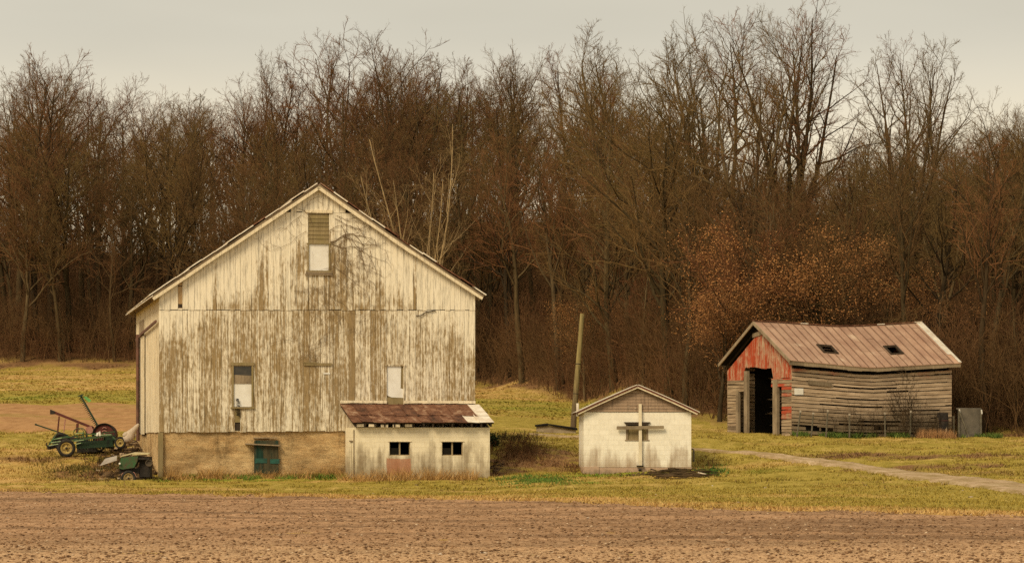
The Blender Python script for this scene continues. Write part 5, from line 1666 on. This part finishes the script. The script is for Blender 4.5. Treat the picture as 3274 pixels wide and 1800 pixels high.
    for i in range(n):
        c0 = a + d * (L_ * (i + .5) / n)
        mb.ext([c0 - d * .035 + Vector((0, -.02, 0)), c0 + d * .035 + Vector((0, -.02, 0)), c0 + nrm * .17 + Vector((0, -.02, 0))], (0, .04, 0))
    mb.build("teeth", IRON, r3)
    mb = MB(); mb.hexa([s(625, 155, -.1), s(690, 165, -.1), s(690, 165, .1), s(625, 155, .1), s(700, 128, -.1), s(722, 130, -.1), s(722, 130, .1), s(700, 128, .1)]); mb.build("end_shoe", DKGREEN, r3)
    mb = MB(); mb.ext([s(700, 155, -.02), s(760, 160, -.02), s(825, 215, -.02), s(790, 242, -.02)], (0, .02, 0)); mb.build("swath_board", mat_plain("light_green_board", (.16, .42, .12), (.10, .28, .08), .6, sc=5), r3)
    mb = MB(); mb.beam(s(905, 545), s(960, 900), .12, .12); mb.beam(s(820, 780), s(1080, 760), .1, .1); mb.build("mower_frame", IRON, r3)
    mb = MB(); mb.beam(s(65, 545, -.3), s(505, 692, -.2), .05, .06); mb.tube([s(50, 540, -.3), s(75, 548, -.3)], .045, 6); mb.build("drawbar", DKGREEN, r3)
    # --- green machine by the barn corner
    E4 = Frame(420, 108.3, 0, EYE - 1.66)
    g = lambda x, y, v=0.0: zq(E4, x, y, v)
    r4 = tag(E4.root("green_seeder"), "low green machine with a dark open body beside the barn's stone base corner", "seeder")
    mb = MB(); mb.ext([g(1232, 992), g(1465, 975), g(1455, 1040), g(1410, 1135), g(1255, 1158), g(1198, 1140)], (0, .7, 0)); mb.build("hood", GREENP, r4)
    mb = MB()
    A, B_, C_ = g(1215, 992, -.03), g(1385, 948, -.03), g(1600, 955, -.03)
    mb.hexa([A, B_, B_ + Vector((0, .8, .05)), A + Vector((0, .8, .05)), A + Vector((0, 0, .025)), B_ + Vector((0, 0, .025)), B_ + Vector((0, .8, .075)), A + Vector((0, .8, .075))])
    mb.hexa([B_ + Vector((0, 0, -.05)), C_, C_ + Vector((0, .8, .05)), B_ + Vector((0, .8, .05)), B_ + Vector((0, 0, .025)), C_ + Vector((0, 0, .02)), C_ + Vector((0, .8, .075)), B_ + Vector((0, .8, .075))])
    mb.build("lid", mat_plain("pale_yellow_lid", (.55, .46, .25), (.35, .28, .15), .6, sc=4), r4)
    mb = MB(); a, b = g(1470, 985, .05), g(1650, 1260, .75)
    mb.box(a.x, b.x, .25, .95, b.z, a.z); mb.box(g(1200, 1150).x, a.x, .2, .8, g(1400, 1215).z, g(1400, 1140).z); mb.box(a.x, b.x, .02, .25, a.z - .12, a.z - .03)
    mb.build("body", IRON, r4)
    mb = MB(); k = g(1610, 1070, -.02); mb.lathe(k + Vector((0, .1, 0)), (0, -1, 0), [(-.1, .001), (-.1, .14), (.05, .14), (.05, .11), (.0, .1), (.0, .001)], 18); mb.build("gear_cover", mat_plain("brown_iron", (.11, .08, .05), (.05, .04, .03), .8), r4)
    wheel(r4, g(1335, 1278, -.12), .31, .13, rim=mat_plain("muddy_yellow_rim", (.34, .25, .11), (.15, .10, .05), .8, sc=6))
    mb = MB(); mb.tube([g(1235, 1250, -.14) + Vector((0, 0, 0)), g(1250, 1210, -.14), g(1330, 1185, -.14), g(1410, 1200, -.14), g(1440, 1260, -.14)], .018, 5); mb.build("wheel_guard", PINKR, r4)
    mb = MB(); mb.lathe(g(1215, 1078, -.06), (0, -1, 0), [(0, .04), (.06, .04), (.07, .001)], 10); mb.build("lamp_cap", WHITEP, r4)
    t = tag(E4.root("loose_panel"), "pale grey sheet metal panel tilted on the rubble left of the green machine", "panel")
    mb = MB(); A = [g(945, 1108, -.2), g(1172, 1035, -.2), g(1172, 978, .4), g(1012, 1020, .4)]
    mb.ext(A, (0, .02, .03)); mb.build("sheet", mat_plain("grey_sheet", (.36, .31, .26), (.24, .20, .16), .6, sc=3), t)
    t2 = empty("stub", (0, 0, 0)); bpy.data.objects.remove(t2)
    # --- pale weathered log leaning on the barn
    E5 = Frame(420, 114.5, 0, EYE - .9)
    l = lambda x, y, v=0.0: zq(E5, x, y, v)
    mb = MB(); mb.tube([l(1330, 785, -.3), l(1330, 730, -.25), l(1345, 690, -.2), l(1400, 625, 0), l(1440, 575, .1), l(1470, 540, .2)], [.15, .24, .22, .13, .09, .05], 10)
    mb.tube([l(1345, 690, -.2), l(1290, 680, -.35), l(1265, 700, -.4)], [.14, .12, .07], 7)
    mb.tube([l(1400, 650, 0), l(1425, 690, -.1), l(1415, 730, -.1)], [.06, .05, .04], 6)
    o = mb.build("pale_log", mat_wood("pale_dead_wood", (.44, .36, .29), (.58, .49, .40), (.30, .23, .17)), None, True)
    o.location = (E5.o[0], E5.o[1], E5.zb); tag(o, "pale barkless forked log leaning against the barn's left door post", "log")
build_machines()

def lumps(name, label, cat, spots, smin, smax, mat, flat=.6, kind='stuff', dz=0.0):
    """irregular stones / debris at ground points"""
    n = len(spots); rng = RNG
    ico = np.array([(0, 0, 1), (.89, 0, .45), (.28, .85, .45), (-.72, .53, .45), (-.72, -.53, .45), (.28, -.85, .45), (.72, .53, -.45), (-.28, .85, -.45), (-.89, 0, -.45), (-.28, -.85, -.45), (.72, -.53, -.45), (0, 0, -1)])
    fi = np.array([(0, 1, 2), (0, 2, 3), (0, 3, 4), (0, 4, 5), (0, 5, 1), (1, 6, 2), (2, 7, 3), (3, 8, 4), (4, 9, 5), (5, 10, 1), (2, 6, 7), (3, 7, 8), (4, 8, 9), (5, 9, 10), (1, 10, 6), (11, 7, 6), (11, 8, 7), (11, 9, 8), (11, 10, 9), (11, 6, 10)])
    s = smin + (smax - smin) * rng.random(n) ** 2.2
    V = ico[None] * (.75 + .5 * rng.random((n, 12, 3))) * s[:, None, None] * np.stack([.8 + 1.2 * rng.random(n), .8 + .6 * rng.random(n), flat * (.5 + .8 * rng.random(n))], -1)[:, None]
    a = rng.normal(0, .35, n); c, sn = np.cos(a)[:, None], np.sin(a)[:, None]
    X, Zz = V[..., 0] * c - V[..., 2] * sn, V[..., 0] * sn + V[..., 2] * c
    V = np.stack([X, V[..., 1], Zz], -1) + np.array([(p.x, p.y, p.z + dz) for p in spots])[:, None] + np.stack([0 * s, 0 * s, s * .2], -1)[:, None]
    Fa = (fi[None] + np.arange(n)[:, None, None] * 12).reshape(-1, 3)
    o = np_mesh(name, V.reshape(-1, 3), Fa, mat, attr=('a', np.repeat(rng.random(n), 20)))
    return tag(o, label, cat, kind=kind)

def pile_mat(name, stops):
    m = M(name, .95, .05)
    g = m.noise(m.co((8, 8, 8)), 1.0, 4, .6)
    return m.done(m.mul(m.ramp(m.attr('a'), stops), m.ramp(g, [(.3, .6), (.7, 1.2)])), g, .5, .02)

def zones():
    R_ = RNG
    sp = []
    for _ in range(1500):
        t = R_.random(); py = 1412 + (1535 - 1412) * t; c = 455 - 25 * t
        sp.append(ground_hit(c + R_.normal(0, 1) * (34 + 26 * t) - 14, py, 90))
    sp = [p for p in sp if not (p.y > 109.5 and p.x > -14.9 + 0 * p.y)]
    lumps("rubble_heap", "heap of stones and broken boards tumbling down the bank at the barn's left corner", "rubble", sp, .03, .16,
          pile_mat("rubble", [(0, (.025, .016, .01)), (.5, (.10, .06, .03)), (.85, (.24, .16, .09)), (1, (.46, .35, .24))]))
    # stray stones in grass and field
    sp = [ground_hit(R_.uniform(0, 3274), R_.uniform(1545, 1790), 30) for _ in range(90)]
    lumps("pale_stones", "small pale stones lying in the ploughed soil", "stones", sp, .015, .06, pile_mat("pale_stone", [(0, (.30, .22, .15)), (1, (.62, .52, .42))]))
zones()

def stems(name, label, cat, spots, h, mat, nside=6, r0=.010, kind='stuff', lean=.3):
    x = np.array([p.x for p in spots]); y = np.array([p.y for p in spots])
    return brush(name, label, x, y, RNG.uniform(h[0], h[1], len(x)), nside, mat, r0, cat, kind, lean)
mw = M("weed_stems", .95, .05)
WEED = mw.done(mw.ramp(mw.noise(mw.co((1.5, 1.5, 1.5)), 1.0, 3), [(.35, (.07, .035, .018)), (.5, (.16, .08, .035)), (.65, (.27, .145, .065))]))
mw = M("dark_stems", .95, .05)
DSTEM = mw.done(mw.ramp(mw.noise(mw.co((1.5, 1.5, 1.5)), 1.0, 3), [(.35, (.03, .022, .012)), (.65, (.10, .065, .035))]))

def greens(name, label, x, y, h, w, c0, c1, cat="weeds", lean=.6):
    t = RNG.random(len(x))[:, None]
    return blades(name, x, y, h, w, np.array(c0) * (1 - t) + np.array(c1) * t, label, cat, lean)

def scatter(px0, px1, py0, py1, n, y0=80):
    out = []
    while len(out) < n:      # thins out towards the edges of the patch
        a, b = RNG.normal(0, .42, 2)
        if a * a + b * b > 1.3: continue
        out.append(ground_hit((px0 + px1) / 2 + a * (px1 - px0) / 2 * 1.15, (py0 + py1) / 2 + b * (py1 - py0) / 2 * 1.15, y0))
    return out

def leafy(name, label, cat, base, rx, ry, rz, n, s, c0, c1, mat_n):
    """a shrub: a short stem skeleton with leaf faces spread in an uneven crown"""
    root = tag(empty(name, base), label, cat)
    rng = RNG
    D = rng.normal(0, 1, (14, 3)); D[:, 2] = abs(D[:, 2]) + .6; D /= np.linalg.norm(D, axis=1, keepdims=True)
    A, AR = grow(np.zeros((14, 3)), D, np.full(14, rz * 1.0), np.full(14, .018), 5, .15, .02, rng, .4)
    B, BR, BL = sprout(A, AR, np.full(14, rz), 5, .2, 1, 35, 12, .5, .7, 4, .15, .02, rng, .5)
    V1, F1 = tubes(A, AR, 4); V2, F2 = tubes(B, np.maximum(BR, .006), 3)
    np_mesh("stems", np.concatenate([V1, V2]), np.concatenate([F1, F2 + len(V1)]), DSTEM, root)
    cl = rng.normal(0, .5, (9, 3)) * [rx, ry, rz * .6] + [0, 0, rz * .5]
    c = cl[rng.integers(0, 9, n)] + rng.normal(0, .28, (n, 3)) * [rx, ry, rz]
    c[:, 2] = np.abs(c[:, 2])
    a = rng.normal(0, 1, (n, 3)); a /= np.linalg.norm(a, axis=1, keepdims=True)
    b = np.cross(a, rng.normal(0, 1, (n, 3))); b /= np.linalg.norm(b, axis=1, keepdims=True)
    q = s * (.5 + rng.random(n))[:, None]
    V = np.stack([c - a * q, c - b * q * .5, c + a * q, c + b * q * .5], 1).reshape(-1, 3)
    m = M(mat_n, .8, .15)
    np_mesh("leaves", V, np.arange(4 * n).reshape(-1, 4), m.done(m.ramp(m.attr('a'), [(0, c0), (1, c1)])), root, attr=('a', rng.random(n)))
    return root

def plants():
    n = 9000; y = RNG.uniform(88, 128, n); x = (RNG.random(n) - .5) * .42 * y
    k = (y > field_edge(x) + .5) & (vnoise(x, y * 1.6, .55, 81) > .66) & (RNG.random(n) < .6)
    greens("dead_tufts", "dull brown dead tufts scattered through the farmyard grass", x[k], y[k], RNG.uniform(.05, .17, k.sum()), .05, (.09, .055, .022), (.26, .17, .065), "grass")
    stems("rubble_weeds", "dark dead stalks growing through the rubble below the machines", "weeds", scatter(240, 490, 1440, 1535, 420), (.08, .34), DSTEM, 5, .009)
    sp = scatter(130, 480, 1440, 1540, 3000); x = np.array([q.x for q in sp]); y = np.array([q.y for q in sp]); k = vnoise(x, y, .9, 77) > .52
    greens("machine_weeds", "green and brown grass tufts round the rusting machines", x[k], y[k], RNG.uniform(.05, .22, k.sum()), .05, (.05, .055, .012), (.26, .19, .06), "grass")
    stems("bank_weeds", "brown dead weeds covering the bank between the milk house and the small shed", "weeds", scatter(1565, 1760, 1405, 1490, 620), (.12, .42), WEED, 5, .009)
    stems("bank_weeds", "dead weed stalks along the top of the bank right of the barn", "weeds", scatter(1580, 1730, 1392, 1418, 170), (.12, .38), DSTEM, 5, .009)
    p = ground_hit(1585, 1425, 90)
    leafy("evergreen_shrub", "dark evergreen shrub crowding the milk house's right wall", "shrub", (p.x - .15, p.y, p.z), .30, .35, .50, 1700, .05, (.012, .022, .008), (.05, .07, .02), "evergreen_leaves")
    p = ground_hit(1112, 1505, 90)
    leafy("green_shrub", "low dark green shrub in the corner where milk house meets stone base", "shrub", (p.x, p.y - .6, p.z), .40, .35, .42, 2400, .04, (.02, .05, .012), (.10, .17, .035), "green_leaves")
    # strips of green at wall feet
    x = RNG.uniform(-13.6, -7.0, 5200); y = 110.2 + (x + 14.3) * .205 - RNG.random(5200) ** 1.5 * 1.5
    k = vnoise(x, y, 1.3, 70) + .02 * (x + 13) > .5; x, y = x[k], y[k]
    greens("green_weeds", "bright green weeds along the foot of the stone base", x, y, RNG.uniform(.06, .24, len(x)), .05, (.05, .12, .015), (.24, .32, .06))
    x = RNG.uniform(-14.2, -1.4, 4200); y = np.where(x < -7, 109.9 + (x + 14.3) * .205, 107.7 + (x + 7) * .2) - RNG.random(4200) ** 1.5 * 1.1
    greens("straw_stalks", "orange straw stalks standing against the barn base and milk house", x, y, RNG.uniform(.12, .60, len(x)) * (.35 + vnoise(x, y, .9, 71)), .025, (.25, .13, .04), (.58, .36, .14))
    sp = scatter(1590, 1830, 1520, 1556, 2600, 80); x = np.array([q.x for q in sp]); y = np.array([q.y for q in sp])
    k = vnoise(x, y, .8, 72) > .5; x, y = x[k], y[k]
    greens("green_patch", "patches of fresh green leaves in the grass between the two block buildings", x, y, RNG.uniform(.04, .13, len(x)), .07, (.05, .12, .02), (.17, .23, .05), "ground cover")
    # red shed foot
    R = RSHED
    def row(u0, u1, v0, v1, n):
        u = RNG.uniform(u0, u1, n); v = RNG.uniform(v0, v1, n)
        return R.o[0] + u * R.U[0] + v * R.V[0], R.o[1] + u * R.U[1] + v * R.V[1]
    x, y = row(-.1, 11, -1.3, -.12, 6500); k = vnoise(x, y, 1.2, 73) > .42; x, y = x[k], y[k]
    greens("shed_weeds", "green weeds growing along the red shed's long side wall", x, y, RNG.uniform(.05, .30, len(x)), .06, (.03, .07, .015), (.17, .22, .05))
    x, y = row(6.2, 8.2, -1.5, -.9, 900)
    greens("straw_clump", "orange brown dry straw clump before the far end of the red shed", x, y, RNG.uniform(.2, .55, 900), .03, (.28, .15, .07), (.50, .28, .13), "dry grass", .25)
    x, y = row(1.5, 8.8, -1.2, -.2, 90)
    brush("dead_stalks", "leafless stalks leaning on the red shed's side wall", x, y, RNG.uniform(.5, 1.7, 90), 5, DSTEM, .010, "weeds")
    x, y = row(5.2, 6.4, -.9, -.4, 10)
    brush("leafless_bush", "leafless dark bush growing up against the middle of the red shed's wall", x, y, RNG.uniform(1.8, 3.2, 10), 9, DSTEM, .016, "bush", None, .14)
    # right of the small shed
    stems("brown_weeds", "brown weeds right of the small block shed's corner", "weeds", scatter(2215, 2320, 1462, 1520, 110), (.06, .25), WEED, 5, .008)
    sp = scatter(2225, 2330, 1490, 1525, 300); 
    greens("green_weeds", "dark green weeds at the right corner of the small block shed", np.array([q.x for q in sp]), np.array([q.y for q in sp]), RNG.uniform(.06, .2, 300), .06, (.02, .07, .015), (.10, .18, .04))
    stems("brown_weeds", "sparse brown weeds left of the small block shed's foot", "weeds", scatter(1800, 1868, 1492, 1518, 90), (.08, .3), WEED, 5, .008)
    # brush pile: cut dark branches lying on the ground
    root = None
    mb = MB()
    for _ in range(70):
        a = ground_hit(random.uniform(2060, 2235), random.uniform(1508, 1532), 80)
        b = a + Vector((random.uniform(.3, 1.3), random.uniform(-.3, .3), random.uniform(-.02, .05)))
        b.z = float(gz(b.x, b.y)) + random.uniform(.01, .12)
        a.z += random.uniform(.0, .16)
        mb.tube([a, a.lerp(b, .5) + Vector((0, 0, random.uniform(0, .07))), b], [.028, .022, .012], 5)
    o = mb.build("brush_pile", DSTEM); tag(o, "pile of cut dark branches lying at the small block shed's front right corner", "brush pile")
    mb = MB(); a = ground_hit(2236, 1522, 80); mb.tube([a + Vector((-.05, 0, .12)), a + Vector((.3, -.2, .03))], [.05, .055], 7)
    o = mb.build("cut_log", mat_wood("fresh_cut_wood", (.55, .45, .33), (.66, .56, .43), (.4, .3, .2))); tag(o, "short pale cut log end sticking out of the brush pile", "log")
    # dark debris beside the milk house's right foot
    lumps("debris", "dark stones and sticks at the milk house's right foot", "debris", scatter(1566, 1612, 1470, 1528, 60), .03, .14, pile_mat("dark_debris", [(0, (.03, .02, .012)), (1, (.16, .10, .06))]))
    lumps("debris", "dark clods and sticks along the foot of the small block shed", "debris", scatter(1950, 2110, 1508, 1526, 90), .02, .09, pile_mat("dark_clods", [(0, (.03, .02, .012)), (1, (.13, .08, .05))]))
plants()

def furniture():
    # leaning wooden pole
    b = ground_hit(1832, 1368, 100); Y = b.y
    t = ray(1862, 1003, Y)
    root = tag(empty("wooden_pole", b), "tall cut off wooden pole leaning slightly behind the small block shed", "pole")
    d = t - b
    mb = MB(); n = 9; mb.tube([d * (i / n) * 1.0 - Vector((0, 0, .3 if i == 0 else 0)) for i in range(n + 1)], [.165 - .045 * i / n for i in range(n + 1)], 12)
    m = M("pole_wood", .9, .1); g = m.noise(m.co((9, 9, .6)), 1.5, 5, .6); z = m.sep(m.co())[2]
    c = m.mix(m.ramp(m.ma('ADD', m.ma('DIVIDE', z, 5.5), m.ma('MULTIPLY', m.ma('SUBTRACT', g, .5), .7)), [(.1, 0.0), (.7, 1.0)]), (.12, .085, .055), (.27, .215, .095))
    mb.build("shaft", m.done(m.mul(c, m.ramp(g, [(.3, .7), (.6, 1.15)])), g, .5, .015), root)
    mb = MB(); mb.lathe(d * .56, d, [(-.02, .148), (.02, .148)], 12); mb.lathe(d * .30, d, [(-.015, .158), (.015, .158)], 12); mb.build("iron_band", IRON, root)
    # low concrete cistern with tar paper lid, behind on the slope
    a = ground_hit(1716, 1381, 100); c = ground_hit(1845, 1386, 100)
    Y = max(a.y, c.y) - .1
    E = Frame(1713, Y, 0, ray(1780, 1386, Y).z)
    root = tag(E.root("cistern"), "low concrete cistern box with a sloping dark plank lid beside the leaning pole", "cistern")
    (u0, zl), (u1, zr) = E.hit(1714, 1362), E.hit(1845, 1370)
    mb = MB(); mb.ext([(u0 + .02, 0, -.5), (u1 - .05, 0, -.5), (u1 - .05, 0, zr), (u0 + .55, 0, zl + .03), (u0 + .02, 0, zl - .01)], (0, 1.6, 0)); mb.build("concrete_wall", mat_plain("old_concrete", (.36, .29, .20), (.24, .18, .12), .95, .1, sc=2), root)
    mb = MB(); m1 = E.hit(1752, 1358)
    P1, P2, P3 = (u0 - .05, zl - .02), (m1[0], m1[1] - .02), (u1 + .02, zr - .06)
    for p, q in ((P1, P2), (P2, P3)):
        mb.hexa([(p[0], -.1, p[1]), (q[0], -.1, q[1] - .03), (q[0], 1.7, q[1] + .05), (p[0], 1.7, p[1] + .05), (p[0], -.1, p[1] + .05), (q[0], -.1, q[1] + .06), (q[0], 1.7, q[1] + .12), (p[0], 1.7, p[1] + .1)])
    mb.build("plank_lid", BLACK, root)
    # thin post by the small shed
    p = ground_hit(2217, 1472, 90)
    mb = MB(); mb.tube([(0, 0, -.2), (.01, 0, .42), (-.02, 0, .47), (-.08, 0, .48)], [.05, .045, .04, .03], 7)
    o = mb.build("iron_pipe", mat_plain("mossy_pipe", (.20, .16, .09), (.12, .10, .06), .8)); o.location = p; tag(o, "short bent standpipe in the grass at the small block shed's right wall", "pipe")
    # fence posts along the red shed
    R = RSHED
    T = mat_plain("grey_post", (.17, .15, .11), (.10, .085, .06), .9, .1, sc=5)
    first = None
    data = ((2560, 1311, 2549, 1388, "fence post leaning right, nearest the red shed's front corner"), (2601, 1318, 2594, 1392, "second fence post from the red shed's front corner, plain and dark"),
            (2647, 1310, 2641, 1395, "fence post with a pale worn top, third along the red shed wall"), (2716, 1322, 2716, 1396, "short post in the dark stalks by the red shed wall's middle"),
            (2829, 1318, 2830, 1398, "grey fence post before the middle right of the shed wall"), (2912, 1312, 2910, 1400, "fence post with white tip beside the orange straw clump"))
    for i, (tx, ty, bx, by, lab) in enumerate(data):
        v = -1.15
        (ub, zb), (ut, zt) = R.hit(bx, by, v), R.hit(tx, ty, v)
        if first is None:
            first = empty("fence_post", (0, 0, 0))
            mb = MB(); mb.beam((0, 0, -.3), (0, 0, .92), .055, .05); mb.beam((0, -.03, -.3), (0, -.03, .9), .012, .02); mb.build("shaft", T, first)
            mb = MB(); mb.box(-.03, .03, -.035, .035, .925, 1.0); mb.build("cap", mat_plain("pale_post_top", (.5, .44, .36), (.3, .25, .2), .8), first)
            o = first
        else: o = inst(first, (0, 0, 0))
        x, y = R.o[0] + ub * R.U[0] + v * R.V[0], R.o[1] + ub * R.U[1] + v * R.V[1]
        o.location = (x, y, zb + R.zb); o.scale = (1, 1, zt - zb)
        o.rotation_euler = (0, math.atan2(ut - ub, zt - zb), R.ang)
        tag(o, lab, "fence post", "fence posts along the red shed")
    # old door and leaning props at the far end of the shed
    def rr(name, lab, cat): return tag(R.root(name), lab, cat)
    c7 = lambda zx, zy: (2280 + zx / 2.832, 980 + zy / 2.832)
    v = -.55
    o = rr("old_door", "short old plank door leaning on the red shed's far end", "door")
    (u0, z1), (u1, z0) = R.hit(*c7(2042, 1005), v), R.hit(*c7(2112, 1185), v)
    mb = MB(); mb.cur = -.1
    for i in range(3):
        a = u0 + (u1 - u0) * i / 3; mb.hexa([(a, v - .1, z0 - .05), (a + (u1 - u0) / 3 - .01, v - .1, z0 - .05), (a + (u1 - u0) / 3 - .01, v - .06, z0 - .05), (a, v - .06, z0 - .05), (a, v + .12, z1), (a + (u1 - u0) / 3 - .01, v + .12, z1), (a + (u1 - u0) / 3 - .01, v + .16, z1), (a, v + .16, z1)])
    mb.build("planks", WEATH, o)
    mb = MB(); mb.beam((u0, v + .0, z0 + .5 * (z1 - z0)), (u1, v + .0, z0 + .55 * (z1 - z0)), .04, .08); mb.build("batten", DARKW, o)
    o = rr("dark_barrel", "dark rusty barrel shape standing behind the leaning old door", "barrel")
    (u2, z2) = R.hit(*c7(2068, 960), -.32); mb = MB(); mb.lathe((u2, -.42, 0), (0, 0, 1), [(-.3, .001), (-.3, .26), (z2 * .5, .28), (z2, .26), (z2, .001)], 16); mb.build("drum", IRON, o)
    mb = MB(); mb.lathe((u2, -.42, 0), (0, 0, 1), [(z2 * .62 - .02, .27), (z2 * .62, .295), (z2 * .62 + .02, .27)], 16); mb.build("hoop", REDR, o)
    o = rr("wooden_prop", "pale board leaning diagonally between the old door and the grey panel", "board")
    (a, za), (b, zb) = R.hit(*c7(2150, 1020), v - .1), R.hit(*c7(2100, 1190), v - .3)
    mb = MB(); mb.beam((a, v + .1, za), (b, v - .3, zb), .05, .12); mb.build("board", WEATH, o)
    # grey sheet gate right of the shed
    v = -.1
    o = rr("grey_gate_panel", "tall grey sheet panel on posts standing right of the red shed", "gate")
    (u0, z1), (u1, z0) = R.hit(*c7(2212, 916), v), R.hit(*c7(2432, 1196), v)
    mb = MB(); mb.box(u0 + .05, u1 - .05, v, v + .03, z0 - .1, z1 - .03); mb.box(u0, u1, v + .035, v + .1, z1 - .08, z1)
    mb.build("sheet", mat_plain("grey_sheet_metal", (.17, .145, .115), (.11, .095, .075), .8, .2, sc=2.5), o)
    for (px, py) in ((2225, 925), (2425, 930), (2178, 990)):
        (a, za) = R.hit(*c7(px, py), v - .06)
        mb = MB(); mb.beam((a, v - .06, z0 - .3), (a, v - .06, za), .07, .06); mb.build("post", T, o)
        if px != 2178:
            mb = MB(); mb.beam((a + .03, v - .10, za - .22), (a, v - .10, za - .02), .06, .03); mb.build("white_insulator", WHITEP, o)
    (a, za), (b, zb) = R.hit(*c7(2225, 940), v - .15), R.hit(*c7(2300, 1180), v - .15)
    mb = MB(); mb.beam((a, v - .14, za), (b, v - .3, zb), .05, .06); mb.build("brace", T, o)
furniture()
print("THINGS", len([o for o in SC.objects if o.parent is None]), "TREES", NW)
